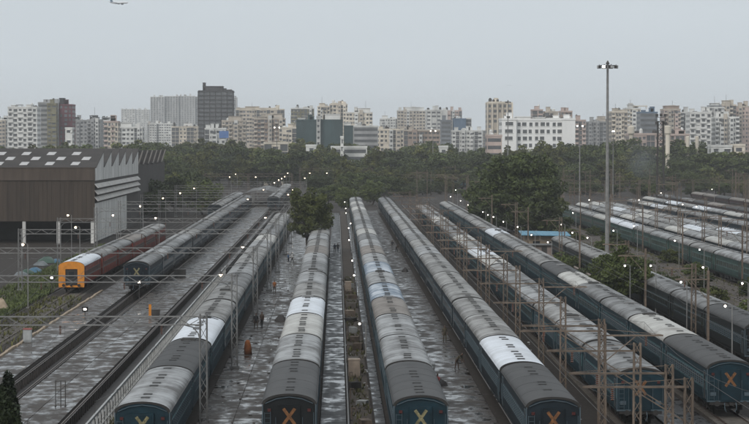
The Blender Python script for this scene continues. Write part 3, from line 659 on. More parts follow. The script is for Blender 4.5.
# farther shed bays: only the inclined glazing shows
shed2 = thing('sawtooth_annex', 'farther dark sawtooth roof with slanting ribs behind the shed', 'shed', (0,0,0))
obj('wall', MB().box(XW,XS-2,YB+1,YB+110,0,13.6).mesh('annex_wall', M['shedroof']), shed2)
for k in range(7):
    y0 = YB+4+15*k
    obj('roof_bay', MB().add([(XW,y0,13.6),(XS-1.8,y0,13.6),(XS-1.8,y0+14,16.9),(XW,y0+14,16.9)],[(0,1,2,3),(3,2,1,0)]).mesh('annex_bay', M['shedroof']), shed2)
    obj('roof_rib', MB().bar((XS-1.6,y0,13.6),(XS-1.6,y0+14,17.0),.22).mesh('annex_rib', M['sleeper']), shed2)
# ---------------------------------------------------------------- far city
def bmat(n, c, v=.38): return mat('facade_'+n, c, .8, v, .12, coord='World', stretch=(1,1,.35))
BC = {'white':bmat('white',(.74,.73,.70),.25),'purewhite':bmat('pure_white',(.86,.85,.83),.12),'cream':bmat('cream',(.70,.63,.53)),'beige':bmat('beige',(.52,.46,.39)),'grey':bmat('grey',(.36,.36,.36)),
      'dark':bmat('dark_concrete',(.036,.033,.036)),'maroon':bmat('maroon',(.16,.05,.065)),'olive':bmat('olive',(.24,.22,.14)),'pink':bmat('pinkish',(.54,.43,.385)),
      'brown':bmat('brown',(.36,.28,.235)),'teal':bmat('teal_glass',(.05,.085,.09)),'blueglass':bmat('blue_glass',(.13,.19,.27)),'pale':bmat('pale',(.66,.655,.63)),'slate':bmat('slate',(.20,.215,.235))}
M['wglass'] = mat('far_window', (.12,.125,.13), .3, .4, .4, coord='World')
M['blueboard'] = mat('blue_hoarding', (.10,.19,.42), .6, .15, .5)
def building(label, px0, px1, py, d, col, style='grid', dep=18, fl=3.2, cw=3.4, top=(), name='apartment_block', trim=None, zmin=6, group=None, single=False, rotate=0):
    x0, x1, h = gx(px0,d), gx(px1,d), gz(py,d); xc = (x0+x1)/2; W = x1-x0; m = BC[col]; tr = BC[trim or col]
    t = thing(name, label, 'building', (xc, d, 0), R(rotate), group)
    obj('wall', MB().box(-W/2,W/2,0,dep,0,h).mesh('wall', m), t)
    if not single and style in ('grid','balcony') and name == 'apartment_block': fl *= .88; cw *= .72
    rb = random.Random(label+str(px0)); wf = rb.uniform(.2,.36); wh = rb.uniform(1.2,1.8); recess = set(rb.sample(range(40), 9)); curt = MB()
    wb, sb = MB(), MB(); nf = int(h/fl); nc = max(1, int(W/cw)); cw_ = W/nc; side = 1 if xc < 0 else -1
    wlist = []
    for f in range(nf):
        z = h-(f+1)*fl+.3
        if z < zmin: break
        if style in ('grid','balcony','stripe'):
            for c in range(nc):
                x = -W/2+(c+.5)*cw_; q = rb.random()
                if c in recess and style != 'stripe' and not single: wb.box(x-cw_*.46,x+cw_*.46,-.05,.05,z-.2,z+fl-.5); continue
                if q < .07: continue
                wlist.append((x+rb.uniform(-.08,.08)*cw_, z+.55+rb.uniform(-.1,.1), cw_*wf*(1.25 if c % 3 == 1 else .9), wh))
            for c in range(int(dep/cw)):
                y = (c+.5)*cw; xx = side*(W/2+.05); wb.box(min(xx,xx-side*.1),max(xx,xx-side*.1),y-cw*.28,y+cw*.28,z+.55,z+2.1)
        if style == 'band':
            wb.box(-W/2+.4,W/2-.4,-.06,.05,z+.7,z+2.3); xx = side*(W/2+.05); wb.box(min(xx,xx-side*.1),max(xx,xx-side*.1),.5,dep-.5,z+.7,z+2.3)
        if style == 'grid' and rb.random() < .35: sb.box(-W/2-.1,W/2+.1,-.22,0,z-.32,z-.1)
        if style == 'balcony':
            for c in range(nc):
                x = -W/2+(c+.5)*cw_
                if c % 2 == 0: sb.box(x-cw_*.5,x+cw_*.5,-1.3,0,z-.15,z+.05).box(x-cw_*.5,x+cw_*.5,-1.3,-1.18,z+.05,z+.95)
                else: sb.box(x-cw_*.3,x+cw_*.3,-.5,0,z+2.2,z+2.32)
        if style == 'frame': sb.box(-W/2-.6,W/2+.6,-.9,dep,z+fl-.65,z+fl-.3); wb.box(-W/2+.3,W/2-.3,-.05,.05,z+.2,z+fl-.65)
        if style == 'glass': sb.box(-W/2,W/2,-.10,0,z-.2,z+.0)
    if style == 'stripe':
        for c in range(nc+1): x = -W/2+c*cw_; sb.box(x-.35,x+.35,-.9,0,0,h+.3)
    if style == 'frame':
        for c in range(nc+1): x = -W/2+c*cw_; sb.box(x-.3,x+.3,-.7,0,0,h)
    if style == 'glass':
        for c in range(nc*2+1): x = -W/2+c*cw_/2; sb.box(x-.08,x+.08,-.14,0,zmin,h)
    if single:
        cache = {}
        for x, z, hw, hh in wlist:
            k_ = round(hw,3)
            if k_ not in cache: cache[k_] = MB().box(-hw,hw,-.05,.04,0,hh).box(-hw-.15,hw+.15,-.3,0,-.14,-.02,1).mesh('far_window', [M['wglass'], tr])
            obj('window', cache[k_], t, (x, 0, z))
    else:
        for x, z, hw, hh in wlist:
            (curt if rb.random() < .22 else wb).box(x-hw,x+hw,-.06,.05,z,z+hh)
            if style == 'grid' and rb.random() < .7: sb.box(x-hw-.25,x+hw+.25,-.55,0,z+hh+.05,z+hh+.15)
            if rb.random() < .15: sb.box(x+hw+.05,x+hw+.75,-.5,0,z,z+.6)
    if curt.v: obj('curtained_windows', curt.mesh('curtained_windows', BC['slate'] if col != 'slate' else BC['grey']), t, kind='stuff')
    if name == 'apartment_block' and W > 9 and style in ('grid','balcony') and not single:
        for b_ in range(rb.randint(1,3)):
            bw = rb.uniform(1.6,3.2); bx = rb.uniform(-W/2+bw,W/2-bw); bh = h+rb.uniform(-4,3.2); bd = rb.uniform(.9,2.2)
            obj('stair_bay', MB().box(bx-bw/2,bx+bw/2,-bd,0,0,bh).mesh('stair_bay', rb.choice([m, tr, BC['pale'], BC['beige']])), t)
            for f in range(nf):
                z = h-(f+1)*fl+.6
                if z > zmin: wb.box(bx-bw*.3,bx+bw*.3,-bd-.06,-bd+.05,z,z+rb.uniform(.9,1.7))
        if rb.random() < .6:
            pw = W*rb.uniform(.25,.55); px_ = rb.uniform(-W/2+pw/2,W/2-pw/2); ph_ = rb.uniform(2.2,3.6)
            obj('penthouse', MB().box(px_-pw/2,px_+pw/2,2,dep*.6,h,h+ph_).box(px_-pw/2-.4,px_+pw/2+.4,1.5,dep*.6+.4,h+ph_,h+ph_+.25).mesh('penthouse', rb.choice([m, tr])), t)
            obj('antenna', MB().bar((px_,5,h+ph_),(px_,5,h+ph_+rb.uniform(3,6)),.09,0,4).mesh('antenna', M['darksteel']), t)
    if wb.v: obj('windows', wb.mesh('windows', M['wglass']), t, kind='stuff')
    if sb.v: obj('ledges' if style in ('grid','glass') else ('balconies' if style == 'balcony' else 'fins'), sb.mesh('ledges', tr), t, kind='stuff')
    obj('parapet', MB().box(-W/2-.15,W/2+.15,-.25,.1,h,h+.9).box(-W/2-.15,-W/2+.1,.1,dep,h,h+.9).box(W/2-.1,W/2+.15,.1,dep,h,h+.9).mesh('parapet', tr), t)
    rr = random.Random(label+str(px0))
    for tp in top:
        a, b, py2 = tp[:3]; c2 = BC[tp[3]] if len(tp) > 3 else tr; nm = tp[4] if len(tp) > 4 else 'stair_head'
        xa, xb, z2 = gx(a,d)-xc, gx(b,d)-xc, gz(py2,d)
        if nm == 'canopy':
            q = MB().box(xa,xb,1,7,z2-.6,z2)
            for px_ in (xa+.3, xb-.5): q.box(px_,px_+.25,1.2,1.5,h,z2-.6).box(px_,px_+.25,6.2,6.5,h,z2-.6)
        elif nm == 'water_tank': q = MB().lathe([((xb-xa)/2,z2-2.2),((xb-xa)/2,z2-.3),((xb-xa)*.2,z2)],0,10,(xa+xb)/2,4).box((xa+xb)/2-.8,(xa+xb)/2+.8,3,5,h,z2-2.2)
        else: q = MB().box(xa,xb,1.5,dep*.7,h,z2).box(xa-.3,xb+.3,1.2,dep*.7+.3,z2,z2+.35)
        obj(nm, q.mesh(nm, c2), t)
    for k in range(0 if (W < 5 or name in ('house','villa','stair_tower')) else rr.randint(3,6) if W > 8 else 2):
        x = rr.uniform(-W/2+1.5, W/2-1.5) if W > 4 else 0; hh = rr.uniform(1.6,4.2); r_ = rr.uniform(.7,1.2)
        if rr.random() < .5: obj('water_tank', MB().lathe([(r_,h),(r_,h+hh*.8),(r_*.4,h+hh)],0,9,x,rr.uniform(3,dep*.6)).mesh('water_tank', M['darksteel'] if rr.random()<.5 else BC['pale']), t)
        else: obj('roof_hut', MB().box(x-1.3,x+1.3,3,7,h,h+hh).box(x-1.5,x+1.5,2.8,7.2,h+hh,h+hh+.2).mesh('roof_hut', tr), t)
    return t
B = building
B('pale grey low block at the far left edge', -4, 9, 120.5, 1700, 'pale', 'grid')
B('white block with dark windows left of the grey and maroon tower', 9, 38, 108, 1500, 'white', 'balcony', 20, 3.2, 3.0, [(12,16,105.5),(17,23,104.5,'grey','canopy'),(27,32,105)], single=True)
B('grey tower with an olive stripe beside the maroon block', 39, 59.5, 103.5, 1600, 'grey', 'band', 20, 3.3, 3.4, [(40,56,102.6)])
t_ = B('maroon tower block with a dark roof turret', 60, 73, 105.5, 1602, 'maroon', 'grid', 20, 3.3, 3.2, [(60,64,98.5,'dark')])
B('olive stair tower set before the grey tower', 48, 57, 104.5, 1585, 'olive', 'grid', 10, 3.3, 3.0)
B('low grey flats with roof canopy right of the maroon tower', 73, 88, 121, 1700, 'grey', 'grid', 18, 3.2, 3.2, [(75,79.5,117,'dark','canopy')])
B('small white villa in the trees below the maroon tower', 66, 73, 129, 1250, 'white', 'grid', 10)
B('grey flats under a large dark roof canopy', 88, 101, 120.5, 1650, 'grey', 'balcony', 18, 3.2, 3.2, [(90,98,115.5,'dark','canopy')])
B('pale flats with a small roof canopy left of the cream block', 101, 112, 121, 1750, 'pale', 'grid', 18, 3.2, 3.2, [(103,110,117.5,'slate','canopy')])
B('cream block with reddish windows in the left trees', 104.5, 118.5, 122.5, 1350, 'cream', 'balcony', 14, 3.2, 2.6, trim='pink')
B('white low flats right of the cream block', 118, 143, 128, 1500, 'pale', 'grid', 14, 3.2, 3.4, trim='white')
B('hazy far apartment slab, left of the two beside the giant block', 122, 135.5, 109.5, 4300, 'pale', 'stripe', 25, 3.4, 5)
B('hazy far apartment slab right beside the giant block', 136, 149.5, 110, 4400, 'pale', 'stripe', 25, 3.4, 5)
for i, (a, b, c) in enumerate([(151,164.5,97.2),(165,178.5,96.6),(179,195,96.4),(195.5,216,97),(216.5,237,97.6)]):
    B(f'hazy section of the giant far apartment block, {["leftmost","second from left","middle","behind the dark tower left side","rightmost"][i]}', a, b, c, 4000+i*6, 'grey', 'stripe', 30, 3.3, 4.6, trim='pale', group='sections of the giant far block')
B('pale low terrace beneath the giant far block', 150, 176, 124, 2600, 'pale', 'grid', 14, trim='white')
B('cream low block under the hazy giant block', 172, 198, 127.5, 1700, 'cream', 'grid', 14)
B('unfinished dark concrete tower with stepped top', 198.5, 233, 91.5, 1900, 'dark', 'frame', 26, 3.4, 4.2, [(203,223,86.5,'dark'),(203,205,83,'dark'),(225,232,89.5,'dark','canopy')], name='tower_under_construction', trim='dark')
t_ = B('white low block with a blue hoarding before the dark tower', 205, 226, 129.5, 1300, 'pale', 'grid', 12)
obj('blue_hoarding', MB().box(2.2,7.5,-.6,-.3,gz(138,1300),gz(131,1300)).mesh('blue_hoarding', M['blueboard']), t_)
B('beige flats at the right foot of the dark tower', 222, 246, 121.5, 1600, 'beige', 'balcony', 16, 3.2, 3)
B('wide beige flats with a flat pale roofline', 236, 284, 110, 1800, 'beige', 'grid', 22, 3.3, 3.6, [(240,275,108.2,'cream')], trim='cream')
B('weathered brown flats with balconies behind twin lamps', 254, 285, 119.5, 1500, 'brown', 'balcony', 18, 3.2, 3.1, [(258,266,117),(274,282,117.5,'grey','canopy')], trim='beige')
B('cream low flats right of the weathered balcony block', 282, 297, 128.5, 1400, 'cream', 'grid', 14)
B('grey green block behind the teal glass offices', 291, 314, 109, 1800, 'olive', 'grid', 18, 3.2, 3.2, trim='pale')
B('cream stepped block behind the teal offices, lower left half', 317.5, 330, 107, 1750, 'cream', 'balcony', 18, 3.2, 3)
B('cream stepped block behind the teal offices, taller right half', 329.5, 347.5, 105, 1752, 'cream', 'grid', 20, 3.2, 3.4, [(331,346,103.5)])
B('dark teal glass office, left wing with white sign box', 296.5, 317, 121, 1300, 'teal', 'glass', 18, 3.6, 3.2, [(298,305,118.5,'white'),(302,311,120.4,'white')], name='office_building')
B('white service core between the two teal office wings', 316.5, 320.5, 117.5, 1297, 'pale', 'grid', 12, name='office_core')
B('dark teal glass office, right wing under a white roof box', 320.5, 342.5, 121, 1300, 'teal', 'glass', 18, 3.6, 3.2, [(325,340,114.5,'white')], name='office_building')
B('small dark teal glass annex right of the office wings', 344, 353, 127, 1300, 'teal', 'glass', 14, 3.6, 3.2, [(344,351,123,'white')], name='office_building')
B('pale block with bluish windows right of the cream steps', 346, 372.5, 113, 1700, 'cream', 'grid', 18, 3.3, 3.3, trim='white')
B('grey lower block before the pale bluish windowed block', 353.5, 378, 127, 1350, 'grey', 'band', 14, 3.3, trim='pale')
B('long white villa with tower among the central trees', 331, 367, 148, 1010, 'white', 'band', 12, 3.2, zmin=2, name='villa')
B('slim white stair tower of the long villa', 340.5, 343.5, 138, 1000, 'white', 'grid', 5, name='stair_tower', zmin=2)
B('low cream house in trees left of the twin lamp mast', 264, 288, 144, 1010, 'cream', 'grid', 10, zmin=2, name='house')
B('tiny white house in trees left of the long villa', 306, 316, 146.5, 1010, 'white', 'grid', 10, zmin=2, name='house')
B('hazy grey flats left of the central twin slabs', 380, 398, 119, 2300, 'pale', 'grid', 18, trim='white')
B('broad hazy flats with many floors at centre', 397.5, 425.5, 111, 2100, 'beige', 'grid', 20, 3.3, 3.6, [(405,424,107.5)], trim='pale')
B('pale slab with dark stair strip right of the broad flats', 426, 447, 110.5, 2000, 'pale', 'stripe', 18, 3.3, 4.2)
B('pinkish hazy slab behind the blue glass office', 445, 462, 111, 2200, 'pink', 'grid', 18, 3.3, 3.4)
B('slate office with dark glass strip at centre', 441, 451, 121, 1700, 'slate', 'band', 14, name='office_building')
B('blue glass office with white end bay', 453.5, 466, 119.5, 1700, 'blueglass', 'glass', 14, 3.6, 3.2, name='office_building')
B('white end block beside the blue glass office', 466, 471.5, 119, 1702, 'white', 'grid', 14)
B('low cream row of houses at the central treeline', 376, 404, 130, 1500, 'cream', 'grid', 12)
B('low brown row of houses behind the lit central lamp mast', 404, 440, 131, 1450, 'brown', 'grid', 12, trim='beige')
B('low pale terrace right of the central lamp mast', 452, 482, 131.5, 1600, 'pale', 'grid', 12)
B('small white house peeking through the central trees', 439.5, 448, 147.5, 1010, 'white', 'grid', 8, zmin=2, name='house')
B('tall beige tower with vertical fins left of the white building', 487.5, 512.5, 103.5, 1450, 'beige', 'stripe', 20, 3.2, 2.8, [(489,510,102)], trim='cream')
B('pink frame fronted low block below the beige tower', 487, 502, 136.5, 1060, 'pink', 'band', 12, 3.4, zmin=2)
t_ = B('long white institutional building with rows of dark windows', 516, 563, 120.5, 1100, 'purewhite', 'grid', 24, 3.4, 2.6, [(517,531,117,'white'),(536,545,117.8,'white'),(547,560,118.5,'white')], name='white_institution', single=True, zmin=3)
B('white left wing of the institutional building with thin slit windows', 502, 516.5, 120, 1096, 'purewhite', 'grid', 22, 3.4, 5.2, name='white_wing', zmin=3, single=True)
B('blank white right end wing of the institutional building', 562.5, 575.5, 120, 1098, 'purewhite', 'none', 24, name='white_wing', zmin=3)
B('brown block behind the left of the white building', 532.5, 543, 110.5, 1500, 'pink', 'grid', 14)
B('grey brown block behind the middle of the white building', 545, 558.5, 112.5, 1500, 'beige', 'grid', 14, [(546,550,111)] and 3.2)
B('reddish block behind the right end of the white building', 561, 572.5, 112, 1520, 'brown', 'grid', 14, trim='pink')
B('pinkish narrow flats right of the white building', 575, 586, 121, 1400, 'pink', 'balcony', 14, 3.2, 2.8)
B('hazy grey low flats left of the tallest light mast', 586, 607, 122.5, 1700, 'grey', 'grid', 16, 3.2, 3.2, [(599,606,116.5,'beige')])
B('stepped flats with white columns right of the tallest light mast', 612, 628, 112.5, 1450, 'beige', 'balcony', 18, 3.2, 2.8, [(616,626,110)], trim='cream')
B('cream topped flats with a roof canopy in the right cluster', 626.5, 641, 109, 1550, 'cream', 'balcony', 18, 3.2, 2.8, [(634,648,105.5,'cream','canopy')], trim='pale')
B('round cornered blue grey tower in the right cluster', 640.5, 658, 113, 1480, 'slate', 'band', 18, 3.2, 3, trim='blueglass')
B('pinkish flats topped by a broad brown crown', 664.5, 681, 110, 1500, 'pink', 'balcony', 18, 3.2, 2.9, [(666,680,106,'brown')], trim='beige')
B('dark grey flats right of the brown crowned flats', 680.5, 691, 113, 1520, 'slate', 'balcony', 18, 3.2, 2.8, trim='pale')
B('white banded balcony flats in the right cluster', 690.5, 712, 113, 1380, 'white', 'balcony', 18, 3.2, 2.6, [(694,698,111,'dark','canopy'),(704,709,110.5,'grey','canopy')], trim='white', single=True)
B('grey tower with a flat canopy roof at the right', 709.5, 725, 108, 1560, 'grey', 'balcony', 18, 3.2, 2.8, [(709,723,105.3,'slate','canopy')], trim='pale')
B('pinkish tall flats second from the right edge', 723, 737, 105.5, 1600, 'pink', 'balcony', 18, 3.2, 2.8, [(725,734,104,'beige')], trim='cream')
B('pinkish tall flats at the right edge', 737, 752, 107, 1620, 'pink', 'grid', 18, 3.2, 2.8, trim='beige')
B('white balcony flats below the pink towers at right', 716, 740, 118, 1400, 'pale', 'balcony', 16, 3.2, 2.7, trim='white')
B('long pinkish grey office with a dense window grid, left part', 630, 664, 135, 1080, 'pink', 'grid', 16, 2.9, 1.9, name='office_building', zmin=2)
B('long pinkish grey office with a dense window grid, right part', 671, 690, 135.5, 1085, 'pink', 'grid', 16, 2.9, 1.9, name='office_building', zmin=2)
B('low white roofed row at the right edge of the trees', 712, 733, 147, 1000, 'pale', 'grid', 10, zmin=2, name='house')
B('small cream gabled house at the far right', 735, 746, 146, 1000, 'cream', 'grid', 10, zmin=2, name='house')
def water_tower(px0, px1, pyt, d, wide, label):
    X = gx((px0+px1)/2,d); r = (gx(px1,d)-gx(px0,d))/2; h = gz(pyt,d)
    t = thing('water_tower', label, 'water tower', (X,d,0)); obj('shaft', MB().lathe([(r,0),(r,h-4)],0,14).mesh('shaft', BC['cream']), t)
    obj('tank', MB().lathe([(r,h-4.2),(r*wide,h-3.4),(r*wide,h-.4),(r*wide*.7,h)],0,16).mesh('tank', BC['cream']), t)
water_tower(666.0,670.5,125.5,1040,1.45,'cream concrete water tower right of the dark lattice tower')
water_tower(629.5,633.5,126,1060,1.7,'cream concrete water tower left of the pinkish grid office')
water_tower(686.5,690,136,1040,1.1,'short cream concrete silo, left of a pair before the right cluster')
water_tower(696,699.5,136,1042,1.1,'short cream concrete silo, right of a pair before the right cluster')
rnd = random.Random(11)
for i in range(36):
    d = rnd.uniform(2300, 4200); px = -6+i*21.2+rnd.uniform(-6,6); wpx = rnd.uniform(9,22); mark = next((n_ for e_, n_ in LAND if px < e_), LAND[-1][1])
    B(f'low hazy block in the jumble far behind {mark}', px, px+wpx, rnd.uniform(124.5,133), d, rnd.choice(['pale','grey','beige','pale','cream','pink','slate']), rnd.choice(['grid','grid','balcony']), 14, 3.3, rnd.uniform(3,4.2), group=f'hazy far blocks behind {mark}', trim=rnd.choice(['pale','white','beige']), zmin=9)
# ---------------------------------------------------------------- trees
def leafmat(n, c, rand=.3):
    m, t, p, N, L = nodes('foliage_'+n)
    tc = N('ShaderNodeTexCoord'); oi = N('ShaderNodeObjectInfo')
    sv = N('ShaderNodeVectorMath'); sv.operation = 'SCALE'; sv.inputs[0].default_value = (31,17,43); L(oi.outputs['Random'], sv.inputs['Scale'])
    va = N('ShaderNodeVectorMath'); L(tc.outputs['Object'], va.inputs[0]); L(sv.outputs[0], va.inputs[1])
    n1 = N('ShaderNodeTexNoise'); n1.inputs['Scale'].default_value = .55; n1.inputs['Detail'].default_value = 6; L(va.outputs[0], n1.inputs['Vector'])
    cr = N('ShaderNodeValToRGB'); e = cr.color_ramp.elements; e[0].position = .3; e[0].color = (*[k*.45 for k in c],1); e[1].position = .72; e[1].color = (c[0]*1.7,c[1]*1.55,c[2]*1.2,1); L(n1.outputs['Fac'], cr.inputs['Fac'])
    hv = N('ShaderNodeHueSaturation'); mr = N('ShaderNodeMapRange'); mr.inputs['To Min'].default_value = 1-rand; mr.inputs['To Max'].default_value = 1+rand
    L(oi.outputs['Random'], mr.inputs['Value']); L(mr.outputs[0], hv.inputs['Value']); L(cr.outputs[0], hv.inputs['Color']); L(hv.outputs[0], p.inputs['Base Color'])
    p.inputs['Roughness'].default_value = .6; p.inputs['Specular IOR Level'].default_value = .25
    return m
M['leaf'] = leafmat('deep_green', (.046,.064,.024)); M['leaf_tree'] = leafmat('fresh_olive', (.072,.088,.030), .1); M['leaf_olive'] = leafmat('olive', (.076,.080,.028), .15); M['leaf_mid'] = leafmat('mid_green', (.062,.084,.030), .35); M['leaf_dark'] = leafmat('near_dark', (.026,.040,.018), .1)
M['bark'] = mat('bark', (.075,.06,.048), .9, .4, 3, bump=.5)
def crown_mesh(name, rx, ry, rz, zc, nclump, nleaf, size, m, seed, base_cut=-.75, clump=.30, cone=False):
    rd = random.Random(seed); mb = MB()
    for c in range(nclump):
        while True:
            p = Vector((rd.uniform(-1,1), rd.uniform(-1,1), rd.uniform(-1,1)))
            if p.length <= 1 and p.length > .35 and p.z > base_cut: break
        if cone: k = 1-.85*(p.z+1)/2; p.x *= k; p.y *= k
        p *= rd.uniform(.76, 1.10)
        cr_ = clump*rd.uniform(.6,1.25)*(1 if not cone else (1-.5*(p.z+1)/2))
        for l in range(nleaf):
            q = Vector((rd.gauss(0,1), rd.gauss(0,1), rd.gauss(0,1))).normalized()*cr_*rd.uniform(.55,1.0)
            q.z *= .75
            w_ = p+q; P0 = Vector((w_.x*rx, w_.y*ry, zc+w_.z*rz))
            nrm = (q + Vector((rd.uniform(-.7,.7), rd.uniform(-.7,.7), rd.uniform(-.3,.9)))).normalized()
            u = nrm.orthogonal().normalized(); v = nrm.cross(u); a = rd.uniform(0,6.28); s = size*rd.uniform(.6,1.3)
            u, v = (u*math.cos(a)+v*math.sin(a))*s, (v*math.cos(a)-u*math.sin(a))*s*.55
            mb.quad(P0-u, P0-v, P0+u, P0+v)
    return mb.mesh(name, m)
def trunk_mesh(h, r, spread, seed, zc0=.35):
    rd = random.Random(seed); mb = MB(); p = Vector((0,0,-.1)); n = 5; pts = []
    for i in range(n+1):
        pts.append((p.copy(), r*(1-.55*i/n))); p += Vector((rd.uniform(-.06,.06)*h, rd.uniform(-.06,.06)*h, h*.62/n))
    for (a, ra), (b, rb) in zip(pts[:-1], pts[1:]): mb.bar(a, b, ra, 0, 8, rb)
    for k in range(9):
        i = rd.randint(2, n); a, ra = pts[i]; an = k*2.4+rd.uniform(-.4,.4)
        b = a+Vector((math.cos(an)*spread*.45, math.sin(an)*spread*.45, h*rd.uniform(.10,.22))); c = b+Vector((math.cos(an+.4)*spread*.35, math.sin(an+.4)*spread*.35, h*rd.uniform(.06,.16)))
        mb.bar(a, b, ra*.55, 0, 6, ra*.3); mb.bar(b, c, ra*.3, 0, 5, ra*.12)
        mb.bar(b, b+Vector((math.cos(an-.7)*spread*.3, math.sin(an-.7)*spread*.3, h*.12)), ra*.25, 0, 5, ra*.1)
    return mb.mesh('trunk', M['bark'])
def tree(label, X, y, crown, trunk, scale=1, rz=0, grp=None, name='leafy_tree', z=0):
    t = thing(name, label, 'tree', (X,y,z), rz, grp)
    t.scale = scale if isinstance(scale, tuple) else (scale,)*3
    if trunk: obj('trunk', trunk, t)
    obj('crown', crown, t); return t
# near ones
tree('big dark green tree standing right of centre beside the yard', gx(513,500)+1, 500, crown_mesh('big_crown', 9.6, 8.5, 7.6, 9.0, 150, 210, .38, M['leaf'], 1, -.95, .26), trunk_mesh(14, .5, 8, 1))
tree('lower green tree at the right foot of the big tree', gx(540,470), 470, crown_mesh('side_crown', 5.2, 5, 4.2, 4.6, 60, 150, .34, M['leaf_mid'], 2, -.95, .3), trunk_mesh(7, .3, 4, 2))
tree('lower green tree at the left foot of the big tree', gx(492,490), 490, crown_mesh('side_crown', 4.6, 4.5, 4.4, 4.8, 60, 150, .34, M['leaf'], 21, -.95, .3), trunk_mesh(7, .3, 4, 21))
tree('olive leafy tree at the end of the centre train', gx(309,400), 402, crown_mesh('olive_crown', 4.1, 3.9, 4.5, 7.3, 88, 190, .20, M['leaf_tree'], 3, -.85, .25), trunk_mesh(9, .28, 3.4, 3))
tree('round green bush beside the dark train', 32.0, 262, crown_mesh('bush_crown', 3.6, 3.4, 2.9, 4.3, 90, 190, .17, M['leaf_mid'], 4, -.95, .28), trunk_mesh(5, .16, 2.6, 4), name='round_bush')
tree('dark conifer like tree top in the bottom left corner', gx(7,120), 120, crown_mesh('conifer_crown', 1.55, 1.55, 3.2, 4.4, 80, 150, .13, M['leaf_dark'], 5, -1, .30, True), trunk_mesh(6, .12, .8, 5), name='conifer_tree')
BC2 = [crown_mesh('scrub_crown', 2.6, 2.4, 1.7, 1.5, 40, 110, .17, M[m_], 60+k, -.95, .3) for k, m_ in enumerate(('leaf_mid','leaf','leaf_tree'))]; BT = trunk_mesh(2.4, .08, 1.6, 61)
rq = random.Random(19); SPOT = [(42.5,238),(48.5,250),(43.5,268),(50,276),(46,292),(41.8,306),(49.5,318),(44.5,336),(50.5,350),(45,388),(49,410),(43,430),(50,450),(46,476),(31.3,318),(32.2,330),(31,300),(39.8,255),(40.2,285)]
for i, (X, y) in enumerate(SPOT):
    q = rq.uniform(.55,1.15); tree(f'small scrubby bush on the bank before the green train, {ORD[i]} from camera' if X > 38 else f'small scrubby bush beside the low boundary wall, {["right","middle","left"][(i-14)%3]} of three', X, y, BC2[i%3], BT, (q*1.1,q*1.1,q), rq.uniform(0,6.28), 'bushes on the bank' if X > 38 else 'bushes by the boundary wall', 'scrub_bush', .9 if 44.5 < X < 50.6 else 0)
# wooded belt
M['leaf_yellow'] = leafmat('yellow_green', (.085,.098,.034), .3)
SH = [(5.6,5.2,4.6,6.0,.31,'leaf'),(4.3,4.3,5.2,5.6,.26,'leaf_mid'),(6.4,5.8,3.9,6.6,.28,'leaf_mid'),(5.0,5.0,4.8,5.8,.40,'leaf'),(3.6,3.4,5.4,5.3,.24,'leaf_yellow'),(5.8,5.2,4.2,6.4,.22,'leaf_yellow'),(5.2,5.0,4.7,5.9,.34,'leaf_mid'),(6.0,5.6,4.4,6.2,.25,'leaf')]
PC = [(crown_mesh('belt_crown', a, b, c, d_, 56, 130, .34, M[m_], 30+k, -.9, q), trunk_mesh(9, .3, 4.5, 30+k)) for k, (a,b,c,d_,q,m_) in enumerate(SH)]
rnd = random.Random(5); cnt = 0
def belt(px, d, h, zone):
    c, tr = PC[rnd.randrange(8)]; s = h/10.6; sx = s*rnd.uniform(.95,1.35)
    mark = next((n_ for e_, n_ in LAND if px < e_), LAND[-1][1]); row = 'front' if d < 985 else 'back'
    if zone != 'L':
        tree(f'hazy green tree in the {row} of the wood below {mark}', gx(px,d), d, c, tr, (sx,sx,s), rnd.uniform(0,6.28), f'{row} trees below {mark}', 'belt_tree'); return
    tree({'L':'green tree in the grove between the shed and the tracks','C':'hazy green tree in the wooded belt behind the left and centre tracks','R':'hazy green tree in the wood beyond the right yard'}[zone], gx(px,d), d, c, tr, (sx,sx,s), rnd.uniform(0,6.28), {'L':'trees between shed and tracks','C':'trees of the central wooded belt','R':'trees of the wood beyond the right yard'}[zone], 'belt_tree')
for i in range(13):
    d = rnd.uniform(575, 760); belt(rnd.uniform(146, 206), d, rnd.uniform(6.5, 11), 'L')
for d, y0, y1 in ((900,159,175),(960,150,169),(1030,146,162),(1110,142,155),(1200,139,150)):
    px = -8 + rnd.uniform(0,10)
    while px < 500:
        if not (d < 1000 and 205 < px < 335 and d < 940):
            py = rnd.uniform(y0,y1); belt(px, d+rnd.uniform(-25,25), max(6, gz(py,d)), 'C')
        px += rnd.uniform(12, 29)*900/d
for d, y0, y1 in ((905,161,175),(960,151,168),(1010,143,160),(1060,138,153)):
    px = 545 + rnd.uniform(0,10)
    while px < 758:
        py = rnd.uniform(y0,y1)
        dip = 9 if 628 < px < 672 else (5 if px > 690 else 0)
        belt(px, d+rnd.uniform(-20,20), max(6, gz(py+dip,d)), 'R'); px += rnd.uniform(13, 22)*900/d
for i in range(64):
    px = rnd.uniform(556,756) if i < 44 else rnd.uniform(385,480); d = rnd.uniform(790,900)
    c, tr = PC[rnd.randrange(8)]; k_ = rnd.uniform(.22,.5)
    mark = next((n_ for e_, n_ in LAND if px < e_), LAND[-1][1])
    tree(f'low scrub bush at the back edge of the yard below {mark}', gx(px,d), d, c, tr, (k_*1.6,k_*1.6,k_), rnd.uniform(0,6.28), f'scrub below {mark}', 'scrub_bush')
for a_, b_, py in ((262,290,149.5),(304,318,151),(328,341,151),(345,370,158),(437,450,153),(485,503,151),(710,750,151.5),(500,545,149),(545,578,146)):
    px = a_
    while px < b_: belt(px, 975+rnd.uniform(-8,8), gz(py+rnd.uniform(-1,2.5),975), 'C' if px < 540 else 'R'); px += rnd.uniform(7,11)
for px, d, h in ((345,640,7),(372,700,8),(384,760,9),(330,690,6.5),(352,800,9),(365,820,9.5),(393,840,8.5),(318,820,8),(480,620,9),(560,560,6)):
    belt(px, d, h, 'C')

